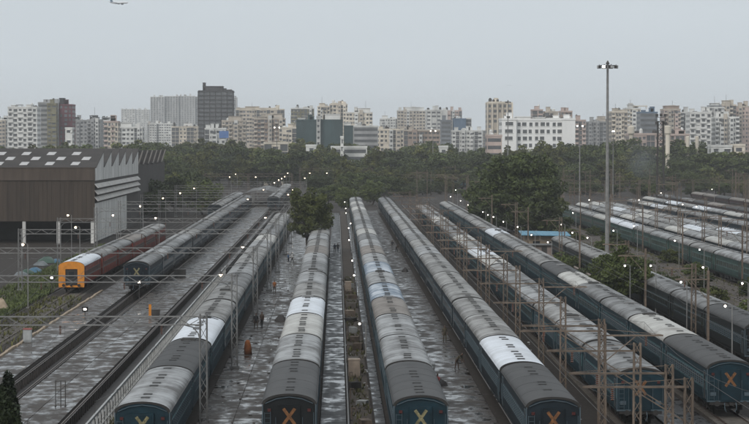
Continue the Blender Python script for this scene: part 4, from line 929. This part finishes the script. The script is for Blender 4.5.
# ---------------------------------------------------------------- railing, huts, walls
t = thing('white_railing', 'long dirty white railing beside the left train', 'railing', (-15.8, 140, 0))
Lr = 190
obj('top_rail', MB().box(-.07,.07,0,Lr,1.62,1.78).mesh('top_rail', M['white_paint']), t)
obj('lower_rail', MB().box(-.03,.03,0,Lr,.55,.61).mesh('lower_rail', M['white_paint']), t)
pm = MB().box(-.07,.07,-.07,.07,-.02,1.62).mesh('railing_post', M['white_paint'])
for i in range(int(Lr/2.0)): obj('post', pm, t, (0, .3+i*2.0, 0))
M['bluesheet'] = mat('blue_roof_sheet', (.09,.25,.36), .55, .4, .7, stretch=(3,1,1)); M['tanwall'] = mat('tan_plaster', (.36,.28,.20), .85, .3, .6); M['pinkwall'] = mat('pinkish_brick_wall', (.27,.215,.19), .85, .35, 1.2); M['darkroof'] = mat('dark_sheet_roof', (.10,.095,.09), .7, .3, 1)
d = 402; x0, x1 = gx(526,d), gx(566,d)
t = thing('yard_hut', 'tan plaster hut with a bright blue sheet roof behind the trains', 'hut', ((x0+x1)/2, d, 0)); W = (x1-x0)/2
obj('wall', MB().box(-W,W,0,5,0,3.2).mesh('hut_wall', M['tanwall']), t)
obj('roof', MB().add([(-W-.8,-1.3,3.15),(W+.8,-1.3,3.0),(W+.8,6,3.45),(-W-.8,6,3.6),(-W-.8,-1.3,3.25),(W+.8,-1.3,3.1),(W+.8,6,3.55),(-W-.8,6,3.7)],[(4,5,6,7),(0,1,5,4),(1,2,6,5),(2,3,7,6),(3,0,4,7),(3,2,1,0)]).mesh('hut_roof', M['bluesheet']), t)
obj('door', MB().box(.6,1.6,-.06,.02,0,2.1).mesh('hut_door', M['darksteel']), t); obj('window', MB().box(-2.2,-1.0,-.05,.02,1.1,2.1).mesh('hut_window', M['glass']), t)
for sx_ in (-W-.5, -W*.3, W*.4, W+.5): obj('post', MB().box(sx_-.06,sx_+.06,-1.2,-1.08,0,3.1).mesh('hut_post', M['rust']), t)
d = 385; x0, x1 = gx(541,d), gx(567,d)
t = thing('low_outbuilding', 'low pinkish walled outbuilding with dark roof before the blue roofed hut', 'hut', ((x0+x1)/2-1.6, d, 0)); W = (x1-x0)/2
obj('wall', MB().box(-W,W,0,4,0,2.1).mesh('outbuilding_wall', M['pinkwall']), t); obj('roof', MB().box(-W-.3,W+.3,-.4,4.4,2.1,2.25).mesh('outbuilding_roof', M['darkroof']), t)
obj('door', MB().box(-.4,.5,-.05,.02,0,1.9).mesh('outbuilding_door', M['darksteel']), t)
t = tag(obj('brick_boundary_wall', MB().box(33.6,33.85,296,346,0,1.7).box(33.52,33.93,296,346,1.7,1.8).mesh('boundary_wall', M['pinkwall'])), 'low pinkish boundary wall between the bush and the small hut', 'wall')
d = 690; t = thing('pale_shelter', 'long pale roofed shelter in the far left of the yard', 'shelter', (gx(262,d), d, 0))
obj('roof', MB().add([(-5,0,4),(5,0,4),(5,60,4),(-5,60,4),(0,0,5),(0,60,5)],[(0,4,5,3),(4,1,2,5),(0,1,4),(3,5,2)]).mesh('shelter_roof', ROOF['grey'][1]), t)
for i in range(6):
    for sx_ in (-4.5,4.5): obj('post', MB().box(-.12,.12,-.12,.12,0,4).mesh('shelter_post', M['steel']), t, (sx_, 1+i*11.5, 0))
# ---------------------------------------------------------------- small things on the platforms
M['cabinet'] = mat('tan_cabinet_paint', (.30,.24,.19), .7, .3, 2); M['redpaint'] = mat('faded_red_paint', (.25,.05,.04), .6, .3, 2); M['greybox'] = mat('grey_box_paint', (.38,.39,.39), .6, .3, 2)
M['orangecloth'] = mat('orange_cloth', (.26,.085,.025), .85, .5, 2); M['pale_puddle'] = mat('pale_glossy_puddle', (.36,.365,.375), .1, .4, .9, coord='World'); M['sand'] = mat('sand', (.36,.28,.2), .95, .3, 2)  # puddle material: pale base colour with a glossy surface
def cabinet(X, y, w_, h, dpt, m, label, z=.08, cap=None):
    t = thing('equipment_cabinet', label, 'cabinet', (X,y,z))
    obj('housing', MB().box(-w_/2,w_/2,-dpt/2,dpt/2,.12,h).box(-w_/2+.05,w_/2-.05,-dpt/2+.05,dpt/2-.05,0,.12).mesh('housing', m), t)
    obj('lid', MB().add([(-w_/2-.05,-dpt/2-.05,h),(w_/2+.05,-dpt/2-.05,h),(w_/2+.05,dpt/2+.05,h),(-w_/2-.05,dpt/2+.05,h),(-w_/2,-dpt/2,h+.1),(w_/2,-dpt/2,h+.1),(w_/2,dpt/2,h+.1),(-w_/2,dpt/2,h+.1)],[(0,1,5,4),(1,2,6,5),(2,3,7,6),(3,0,4,7),(4,5,6,7),(3,2,1,0)]).mesh('lid', cap or m), t)
    obj('door', MB().box(-w_/2+.08,w_/2-.08,-dpt/2-.02,-dpt/2,.2,h-.08).box(w_/2-.16,w_/2-.13,-dpt/2-.05,-dpt/2-.02,h*.5,h*.6).mesh('cabinet_door', m), t)
cabinet(1.45, 191, .95, 1.45, .7, M['cabinet'], 'tan equipment cabinet on the brown service strip')
cabinet(1.5, 300, .8, 1.2, .7, M['cabinet'], 'weathered tan cabinet farther along the service strip')
cabinet(-29.9, 224, .8, 1.25, .6, M['greybox'], 'pale grey box with a red lid left of the near pit', .13, M['redpaint'])
cabinet(-20.1, 257, .9, .7, .6, M['darksteel'], 'low black box beside the orange marker board', .13)
cabinet(-22.3, 330, 1.6, 1.1, .8, M['darksteel'], 'dark box on the platform between the pits', .13)
cabinet(8.0, 196, .7, .5, .6, M['greybox'], 'small pale box on the platform right of the lamp strip train', .13)
cabinet(24.2, 178, 1.6, .55, 1.0, M['greybox'], 'flat grey chest on the platform right of the masts', .13)
t = thing('marker_board', 'upright orange marker board on the platform between the pits', 'sign', (-20.4, 253, .13))
obj('post', MB().box(-.04,.04,0,.05,0,1.55).mesh('marker_post', M['darksteel']), t); obj('board', MB().box(-.14,.14,-.03,0,.15,1.6).mesh('marker_board', ORANGE), t)
t = thing('metal_frame_stand', 'black metal ladder frame stand in the lower left platform', 'stand', (-20.3, 170, .13))
for sx_ in (-.36, 0.02, .36): obj('upright', MB().box(-.03,.03,-.03,.03,0,1.9).mesh('upright', M['darksteel']), t, (sx_,0,0))
for z in (.35,.42,1.1,1.85): obj('rung', MB().box(-.36,.36,-.02,.02,-.02,.02).mesh('rung', M['darksteel']), t, (0,0,z))
for sx_ in (-.36,.36): obj('foot', MB().box(-.04,.04,-.3,.3,-.0,.05).mesh('stand_foot', M['darksteel']), t, (sx_,.001,0))
def dwarf(X, y, z, label, h=.9):
    t = thing('ground_signal', label, 'signal', (X,y,z))
    obj('post', MB().bar((0,0,0),(0,0,h),.05,0,8).box(-.2,.2,-.15,.15,0,.06).mesh('signal_post', M['darksteel']), t)
    obj('case', MB().box(-.32,.32,-.05,.2,h-.1,h+.45).box(-.36,.36,-.22,-.05,h+.40,h+.46).mesh('signal_case', M['black']), t)
    obj('lens', MB().box(-.15,.15,-.07,-.05,h+.08,h+.28).mesh('signal_lens', M['lamp']), t)
dwarf(-27.5, 253, .13, 'black ground signal showing white light left of the near pit')
dwarf(-35.9, 292, .05, 'black post signal showing white light left of the orange coach end', 2.1)
dwarf(-24.3, 285, .02, 'black post signal showing white light before the navy train', 2.0)
# draped orange cover
mb = MB(); mb.lathe([(.36,0),(.34,.3),(.36,.55),(.28,.9),(.26,1.1),(.15,1.3)],0,9); rd = random.Random(2)
mb.v = [(x+rd.uniform(-.06,.06), y+rd.uniform(-.06,.06), z+rd.uniform(-.03,.03)*(z>.05)) for x,y,z in mb.v]
tag(obj('orange_tarpaulin', mb.mesh('orange_tarpaulin', M['orangecloth'], True), None, (-8.1,211,.13)), 'orange cloth draped over something upright beside the left masts', 'tarpaulin')
def mound(name, X, y, rx, ry, h, m, label, cat, seed, z=0):
    rd = random.Random(seed); mb = MB(); n, k = 14, 6; P_ = []
    for j in range(k+1):
        for i in range(n):
            q = 1-j/k; a = 2*math.pi*i/n; r_ = q*(1+.18*math.sin(3*a+seed)+rd.uniform(-.08,.08))
            P_.append((rx*r_*math.cos(a), ry*r_*math.sin(a), h*(1-q*q)*(1+rd.uniform(-.12,.12)) if j else -.03))
    mb.add(P_, [(j*n+i, j*n+(i+1)%n, (j+1)*n+(i+1)%n, (j+1)*n+i) for j in range(k) for i in range(n)])
    return tag(obj(name, mb.mesh(name, m, True), None, (X,y,z)), label, cat)
M['bluetarp'] = mat('blue_tarp', (.04,.12,.19), .45, .3, 1.5); M['greentarp'] = mat('green_tarp', (.04,.085,.06), .5, .3, 1.5); M['paletarp'] = mat('pale_tarp', (.14,.155,.16), .5, .3, 1.5); M['bag'] = mat('dark_sacking', (.05,.045,.045), .8, .3, 2); M['redbag'] = mat('red_plastic', (.3,.06,.05), .5, .3, 2)
for px, py, rr_, m, nm in ((36,272,1.3,'bluetarp','bright blue'),(27,273,1.1,'greentarp','green'),(21,275,1.0,'paletarp','pale blue'),(48,262,1.6,'greentarp','large dull green'),(42,265,1.2,'paletarp','pale grey'),(57,262,1.0,'bluetarp','small blue')):
    d = F*19.6/(py-YH); mound('tarpaulin_heap', gx(px,d), d, rr_, rr_*1.3, rr_*.55, M[m], f'{nm} tarpaulin heap on the ground before the shed', 'heap', px, .1)
mound('sand_heap', gx(1,265), 265, 1.0, 1.2, 1.5, M['sand'], 'tan sand heap at the left edge near the verge', 'heap', 3, .1)
mound('sack_pile', 8.3, 184, .55, .6, .5, M['bag'], 'dark sacks on the platform behind the seated person', 'sacks', 8, .13)
mound('plastic_heap', 7.7, 185.5, .35, .4, .35, M['redbag'], 'red plastic heap beside the dark sacks', 'heap', 9, .13)
mound('dark_bundle', -6.0, 250, .7, .6, .65, M['bag'], 'dark bundle on the platform left of the centre train', 'bundle', 10, .13)
mound('small_dark_bundle', 10.2, 343, .5, .5, .6, M['bag'], 'small dark bundle on the platform between the two long trains', 'bundle', 12, .13)
rd = random.Random(77)
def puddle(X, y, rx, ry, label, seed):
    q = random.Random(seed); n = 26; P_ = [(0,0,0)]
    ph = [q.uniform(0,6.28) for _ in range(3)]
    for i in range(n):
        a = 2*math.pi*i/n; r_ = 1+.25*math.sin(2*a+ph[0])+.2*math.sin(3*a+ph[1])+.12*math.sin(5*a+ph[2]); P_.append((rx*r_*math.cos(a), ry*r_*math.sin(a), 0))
    tag(obj('puddle', MB().add(P_, [(0,1+i,1+(i+1)%n) for i in range(n)]).mesh('puddle', M['pale_puddle']), None, (X,y,.148)), label, 'puddle')
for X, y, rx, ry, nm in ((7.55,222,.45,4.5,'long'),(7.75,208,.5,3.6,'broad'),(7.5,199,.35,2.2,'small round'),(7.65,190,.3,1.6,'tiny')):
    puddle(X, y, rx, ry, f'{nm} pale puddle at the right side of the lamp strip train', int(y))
# pipes
t = thing('platform_pipe', 'pale concrete duct along the edge of the leftmost platform', 'duct', (-30.45,120,0)); rd = random.Random(9)
dm = MB().box(-.14,.14,-1.4,1.4,0,.24).mesh('duct_block', M['sand'])
for i in range(60): o = obj('duct_block', dm, t, (rd.uniform(-.06,.06), 2+i*3.0, rd.uniform(-.02,.04))); o.rotation_euler.z = rd.uniform(-.02,.02)
t = thing('water_pipe', 'grey water pipe along the brown service strip', 'pipe', (.82,115,0))
obj('pipe', MB().bar((0,0,.3),(0,480,.3),.07,0,8).mesh('water_pipe', M['steel']), t)
sm = MB().box(-.06,.06,-.08,.08,-.02,.24).mesh('pipe_support', M['sleeper'])
for i in range(50): obj('support', sm, t, (0, 2+i*6, 0))
hm = MB().bar((0,0,0),(0,0,.8),.05,0,6).bar((0,0,.75),(.28,0,.75),.035,0,6).bar((.28,0,.75),(.28,0,.5),.03,0,6).mesh('hydrant', M['rust'])
for i in range(14):
    y = 150+i*12.5; tag(obj('water_hydrant', hm, None, (1.05,y,.07), .2*i), f'rusty washing hydrant on the service strip, {ORD[i]} of its line', 'hydrant', 'hydrants on the service strip')
rd = random.Random(41); CRN = ['brown','rusty','pale','dark','tan','grey']; CRM = [M['rust'],M['rust'],M['greybox'],M['bag'],M['cabinet'],M['sleeper']]
for i in range(16):
    y = 146+i*11.5+rd.uniform(-3,3); k = i % 6; a, b, h = rd.uniform(.25,.5), rd.uniform(.3,.8), rd.uniform(.25,.7)
    mb = MB().box(-a,a,-b,b,0,h)
    for q in range(3): mb.box(-a-.02,a+.02,-b+q*b*.9,-b+q*b*.9+.1,.02,h+.02)
    tag(obj('scrap_crate', mb.mesh('scrap_crate', CRM[k]), None, (rd.uniform(1.4,2.1), y, .07), rd.uniform(-.5,.5)), f'{CRN[k]} slatted crate on the service strip, {ORD[i]} from camera', 'crate', 'crates on the service strip')
# scrap and weeds nobody could count
def weeds(name, areas, n, size, m, label, seed, cat='weeds'):
    rd = random.Random(seed); mb = MB()
    for k in range(n):
        x0,x1,y0,y1,z = rd.choice(areas); x = rd.uniform(x0,x1); y = rd.uniform(y0,y1); s = size*rd.uniform(.5,1.5)
        for l in range(5):
            a = rd.uniform(0,6.28); q = Vector((math.cos(a),math.sin(a),0)); p_ = Vector((x,y,z))+q*rd.uniform(0,s*.5); tip = p_+q*s*.6+Vector((0,0,s*rd.uniform(.6,1.4))); sd_ = Vector((-q.y,q.x,0))*s*.16
            mb.add([p_-sd_, p_+sd_, tip+sd_*.5, tip-sd_*.5], [(0,1,2,3)])
    o = obj(name, mb.mesh(name, m)); tag(o, label, cat); o['kind'] = 'stuff'
weeds('verge_grass', [(-44,-36.8,150,300,.1),(-39,-36.6,230,300,.1),(-44,-37,300,430,.1)], 8000, .3, M['leaf_mid'], 'rough green grass on the verge at the left', 1, 'grass')
weeds('strip_weeds', [(1.1,2.4,120,330,.06)], 420, .22, M['leaf_olive'], 'dry weeds on the brown service strip', 2)
weeds('bank_weeds', [(30.5,34.2,175,330,0),(39,44,190,480,0),(50.5,53,200,520,.4),(40,51,230,420,.9)], 9000, .26, M['leaf_olive'], 'weeds and scrub on the bank before the green train', 3)
weeds('track_weeds', [(-36.4,-31,150,290,.0),(-15.6,-13.4,120,200,0)], 1400, .3, M['leaf_olive'], 'weeds between the left rails', 4)
mb = MB(); rd = random.Random(12)
for k in range(700):
    X0, X1 = rd.choice([(1.0,2.5),(1.0,2.5),(14.8,18.8),(30,34),(-16,-13.4),(-9.6,-4.8)]); x = rd.uniform(X0,X1); y = rd.uniform(120,330); s = rd.uniform(.04,.12)
    z = .07 if 0 < X0 < 2 else (.125 if X0 == -9.6 else 0); a = rd.uniform(0,6.28); q = Vector((math.cos(a),math.sin(a),0))*s; r_ = Vector((-q.y,q.x,0))*rd.uniform(.4,1); c = Vector((x,y,z)); u = Vector((0,0,s*rd.uniform(.4,1.1)))
    mb.add([c-q-r_,c+q-r_,c+q+r_,c-q+r_,c-q*.7-r_+u,c+q-r_*.6+u,c+q*.8+r_+u,c-q+r_*.7+u],[(4,5,6,7),(0,1,5,4),(1,2,6,5),(2,3,7,6),(3,0,4,7)], rd.choice([0,0,1,1,2]))
o = obj('yard_litter', mb.mesh('yard_litter', [M['bag'], M['sleeper'], M['greybox']])); tag(o, 'scattered stones and litter along the trains', 'litter'); o['kind'] = 'stuff'
# ---------------------------------------------------------------- people
SK = mat('skin', (.12,.07,.05), .6, .1, 3); HAIR = mat('black_hair', (.012,.011,.011), .5, .1, 3); SHOE = mat('dark_shoe', (.02,.018,.016), .5, .1, 3)
def cloth(n, c): return mat('cloth_'+n, c, .85, .25, 6)
CLO = {'khaki':cloth('khaki',(.075,.062,.040)),'brown':cloth('brown',(.065,.042,.03)),'navy':cloth('navy',(.025,.035,.06)),'black':cloth('black',(.02,.02,.022)),'white':cloth('white',(.55,.55,.54)),'blue':cloth('blue',(.07,.14,.26)),'orange':cloth('orange',(.34,.12,.04)),'red':cloth('red',(.30,.06,.06)),'grey':cloth('grey',(.14,.14,.14))}
def person_mesh(pose):
    stride = {'stand':.06,'walk':.30,'bend':.12,'sit':.0}[pose]
    J = {}
    hipz = .92; lean = {'bend':.85,'walk':.08}.get(pose, 0); pz = hipz if pose != 'sit' else .22
    J['pel'] = (0,0,pz)
    up = lambda l: (0, -math.sin(lean)*l, pz+math.cos(lean)*l)
    J['bel'] = up(.18); J['che'] = up(.40); J['nk'] = up(.56); J['he0'] = up(.64); J['he1'] = up(.74); J['he2'] = up(.84)
    for s, n in ((-1,'l'),(1,'r')):
        if pose == 'sit':
            J['hip'+n] = (s*.10,-.02,.20); J['kn'+n] = (s*.17,-.42,.46); J['an'+n] = (s*.14,-.50,.07); J['to'+n] = (s*.14,-.64,.04)
        else:
            f = -stride*s; J['hip'+n] = (s*.10,0,pz-.06); J['kn'+n] = (s*.11,f*.55-.03,.50); J['an'+n] = (s*.11,f,.08); J['to'+n] = (s*.12,f-.14,.035)
        c = J['che']; J['sh'+n] = (s*.19, c[1]-math.sin(lean)*.08, c[2]+math.cos(lean)*.09)
        sh = J['sh'+n]; sw = stride*s*.6 if pose == 'walk' else 0
        if pose == 'bend': J['el'+n] = (s*.22, sh[1]-.10, sh[2]-.26); J['wr'+n] = (s*.18, sh[1]-.20, sh[2]-.47); J['ha'+n] = (s*.17, sh[1]-.23, sh[2]-.58)
        elif pose == 'sit': J['el'+n] = (s*.25, sh[1]-.12, sh[2]-.24); J['wr'+n] = (s*.16, sh[1]-.34, sh[2]-.24); J['ha'+n] = (s*.13, sh[1]-.44, sh[2]-.22)
        else: J['el'+n] = (s*.24, sh[1]+sw*.5, sh[2]-.28); J['wr'+n] = (s*.25, sh[1]+sw-.06, sh[2]-.52); J['ha'+n] = (s*.25, sh[1]+sw-.09, sh[2]-.63)
    rad = dict(pel=.14,bel=.13,che=.15,nk=.055,he0=.07,he1=.095,he2=.06); 
    for n in 'lr': rad.update({'hip'+n:.095,'kn'+n:.06,'an'+n:.042,'to'+n:.035,'sh'+n:.07,'el'+n:.045,'wr'+n:.032,'ha'+n:.035})
    E = [('pel','bel'),('bel','che'),('che','nk'),('nk','he0'),('he0','he1'),('he1','he2')]
    for n in 'lr': E += [('pel','hip'+n),('hip'+n,'kn'+n),('kn'+n,'an'+n),('an'+n,'to'+n),('che','sh'+n),('sh'+n,'el'+n),('el'+n,'wr'+n),('wr'+n,'ha'+n)]
    ks = list(J); me = bpy.data.meshes.new('p'); me.from_pydata([J[k] for k in ks], [(ks.index(a),ks.index(b)) for a,b in E], [])
    o = bpy.data.objects.new('p', me); COL.objects.link(o)
    md = o.modifiers.new('s','SKIN'); 
    for i, k in enumerate(ks): me.skin_vertices[0].data[i].radius = (rad[k],)*2; me.skin_vertices[0].data[i].use_root = k == 'pel'
    o.modifiers.new('u','SUBSURF').levels = 1
    dg = bpy.context.evaluated_depsgraph_get(); out = bpy.data.meshes.new_from_object(o.evaluated_get(dg)); out.name = 'person_'+pose
    bpy.data.objects.remove(o); bpy.data.meshes.remove(me)
    V = {k: Vector(v) for k, v in J.items()}
    out.materials.clear()
    for m in (SK, CLO['grey'], CLO['black'], HAIR, SHOE): out.materials.append(m)
    segs = {('nk','he0'):0,('he0','he1'):0,('he1','he2'):3,('pel','bel'):1,('bel','che'):1,('che','nk'):1}
    for n in 'lr': segs.update({('pel','hip'+n):2,('hip'+n,'kn'+n):2,('kn'+n,'an'+n):2,('an'+n,'to'+n):4,('che','sh'+n):1,('sh'+n,'el'+n):1,('el'+n,'wr'+n):0,('wr'+n,'ha'+n):0})
    for p_ in out.polygons:
        c = p_.center; best = 9; bi = 0
        for (a,b), mi in segs.items():
            A, Bv = V[a], V[b]; u = max(0,min(1,(c-A).dot(Bv-A)/max(1e-6,(Bv-A).length_squared))); dd = (c-(A+(Bv-A)*u)).length/(rad[a]+rad[b])
            if dd < best: best = dd; bi = mi
        p_.material_index = bi; p_.use_smooth = True
    return out
PM = {p: person_mesh(p) for p in ('stand','walk','bend','sit')}
for X, y, pose, sh, tr, rz, lab in (
    (-.30,399,'walk','navy','black',.1,'person in dark clothes walking on the wet strip, left of a pair'),
    (.22,400,'walk','black','navy',-.1,'person in dark clothes walking on the wet strip, right of a pair'),
    (-7.6,364,'stand','blue','navy',1.2,'person in a blue shirt standing near the olive tree'),
    (-7.0,366,'walk','white','black',-1.4,'person in a white shirt standing near the olive tree'),
    (-7.9,294,'stand','orange','brown',.4,'person in orange clothes on the platform beside the masts'),
    (-8.3,238,'walk','black','brown',.2,'person in a dark shirt among the left masts, left of a pair'),
    (-7.75,240,'stand','brown','black',-.6,'person in brown among the left masts, right of a pair'),
    (9.9,411,'walk','black','grey',2.9,'person in dark clothes walking far between the two long trains'),
    (10.4,401,'bend','brown','black',.8,'person bending over on the far platform between the long trains'),
    (10.4,222,'stand','khaki','khaki',.3,'person in khaki standing by the train left of the masts'),
    (10.2,196,'bend','khaki','brown',1.1,'person in khaki bending down on the platform between long trains'),
    (8.0,183,'sit','red','grey',-.7,'person in a red shirt sitting on the platform by pale puddles')):
    t = thing('person', lab, 'person', (X,y,.14), rz)
    obj('body', PM[pose], t, mats={1: CLO[sh], 2: CLO[tr]})
# ---------------------------------------------------------------- airliner on approach
M['fuselage'] = mat('airliner_white', (.72,.73,.75), .35, .08, .2)
d = 4000; t = thing('airliner', 'small white airliner flying in the sky at top left', 'airplane', (gx(120,d), d, gz(3.2,d)), R(62))
def ringtube(prof):
    mb = MB(); n = 14
    for y, r_, z in prof:
        for i in range(n): a = 2*math.pi*i/n; mb.v.append((r_*math.cos(a), y, z+r_*math.sin(a)))
    for k in range(len(prof)-1):
        for i in range(n): j = (i+1)%n; mb.f.append((k*n+i,k*n+j,(k+1)*n+j,(k+1)*n+i)); mb.m.append(0)
    return mb
obj('fuselage', ringtube([(-19,.05,-.4),(-18,.9,-.3),(-16,1.6,-.1),(-13,1.98,0),(8,1.98,0),(13,1.4,.5),(18,.5,1.1),(19,.1,1.2)]).mesh('fuselage', M['fuselage'], True), t)
for s in (-1,1):
    obj('wing', MB().add([(s*1.6,-4,-1.2),(s*1.6,3,-1.2),(s*17,6.2,.4),(s*17,4.6,.4),(s*1.6,-4,-.8),(s*1.6,3,-.9),(s*17,6.2,.55),(s*17,4.6,.55)],[(0,1,2,3),(7,6,5,4),(0,3,7,4),(1,0,4,5),(2,1,5,6),(3,2,6,7)]).mesh('wing', M['fuselage']), t)
    obj('tailplane', MB().add([(s*.6,13.5,1),(s*.6,17,1.1),(s*6.2,18.6,1.6),(s*6.2,17.3,1.6),(s*.6,13.5,1.25),(s*.6,17,1.3),(s*6.2,18.6,1.7),(s*6.2,17.3,1.7)],[(0,1,2,3),(7,6,5,4),(0,3,7,4),(1,0,4,5),(2,1,5,6),(3,2,6,7)]).mesh('tailplane', M['fuselage']), t)
    obj('engine', ringtube([(-4.8,.9,-2.2),(-4.5,1.1,-2.2),(-2,1.0,-2.2),(-.6,.6,-2.1)]).mesh('engine', BC['slate'], True), t, (s*5.8,0,0))
obj('tail_fin', MB().add([(-.15,11.5,1.6),(.15,11.5,1.6),(.15,17.5,1.4),(-.15,17.5,1.4),(-.08,16.6,7.6),(.08,16.6,7.6),(.08,19,7.6),(-.08,19,7.6)],[(4,5,6,7),(0,1,5,4),(1,2,6,5),(2,3,7,6),(3,0,4,7)]).mesh('tail_fin', BC['blueglass']), t)
tag(obj('flying_bird', MB().add([(0,-.25,0),(.12,0,.02),(0,.35,0),(-.12,0,.02),(.9,.1,.25),(1.5,.3,.1),(-.9,.1,.25),(-1.5,.3,.1)],[(0,1,2,3),(1,4,2),(4,5,2),(3,2,6),(6,2,7)]).mesh('bird', M['black']), None, (gx(509.5,700),700,gz(85.5,700)), scale=.4), 'tiny dark bird in the sky above the finned tower', 'bird')
# ---------------------------------------------------------------- air: smoke and haze
def volume(name, me, dens, col, label, loc=(0,0,0)):
    m = bpy.data.materials.new(name+'_air'); m.use_nodes = True; nt = m.node_tree; nt.nodes.clear()
    out = nt.nodes.new('ShaderNodeOutputMaterial'); v = nt.nodes.new('ShaderNodeVolumePrincipled')
    v.inputs['Density'].default_value = dens; v.inputs['Color'].default_value = (*col,1); nt.links.new(v.outputs[0], out.inputs['Volume'])
    me.materials.clear(); me.materials.append(m); o = obj(name, me, None, loc); o['kind'] = 'stuff'; tag(o, label, name); return o
volume('haze', MB().box(-2320,2320,-18,6320,-2.2,112).mesh('haze', M['black']), 1.15e-4, (.94,.95,.96), 'pale haze filling the air over the yard and city')
sp = MB().lathe(sphere(1,10,10),0,18).mesh('smoke', M['black']); sp.transform(Matrix.Diagonal((11,14,12,1)))
so = volume('smoke', sp, .022, (.72,.78,.86), 'thin bluish smoke drifting before the wood left of the lattice tower', (gx(642,900),900,11))

nt = so.data.materials[0].node_tree; v = nt.nodes['Principled Volume']; tc = nt.nodes.new('ShaderNodeTexCoord'); mp = nt.nodes.new('ShaderNodeMapping'); mp.inputs['Scale'].default_value = (1/11,1/14,1/12)
gr = nt.nodes.new('ShaderNodeTexGradient'); gr.gradient_type = 'QUADRATIC_SPHERE'; nz = nt.nodes.new('ShaderNodeTexNoise'); nz.inputs['Scale'].default_value = .22
mm = nt.nodes.new('ShaderNodeMath'); mm.operation = 'MULTIPLY'; m2 = nt.nodes.new('ShaderNodeMath'); m2.operation = 'MULTIPLY'; m2.inputs[1].default_value = .035
nt.links.new(tc.outputs['Object'], mp.inputs['Vector']); nt.links.new(mp.outputs[0], gr.inputs['Vector']); nt.links.new(tc.outputs['Object'], nz.inputs['Vector'])
nt.links.new(gr.outputs['Fac'], mm.inputs[0]); nt.links.new(nz.outputs['Fac'], mm.inputs[1]); nt.links.new(mm.outputs[0], m2.inputs[0]); nt.links.new(m2.outputs[0], v.inputs['Density'])
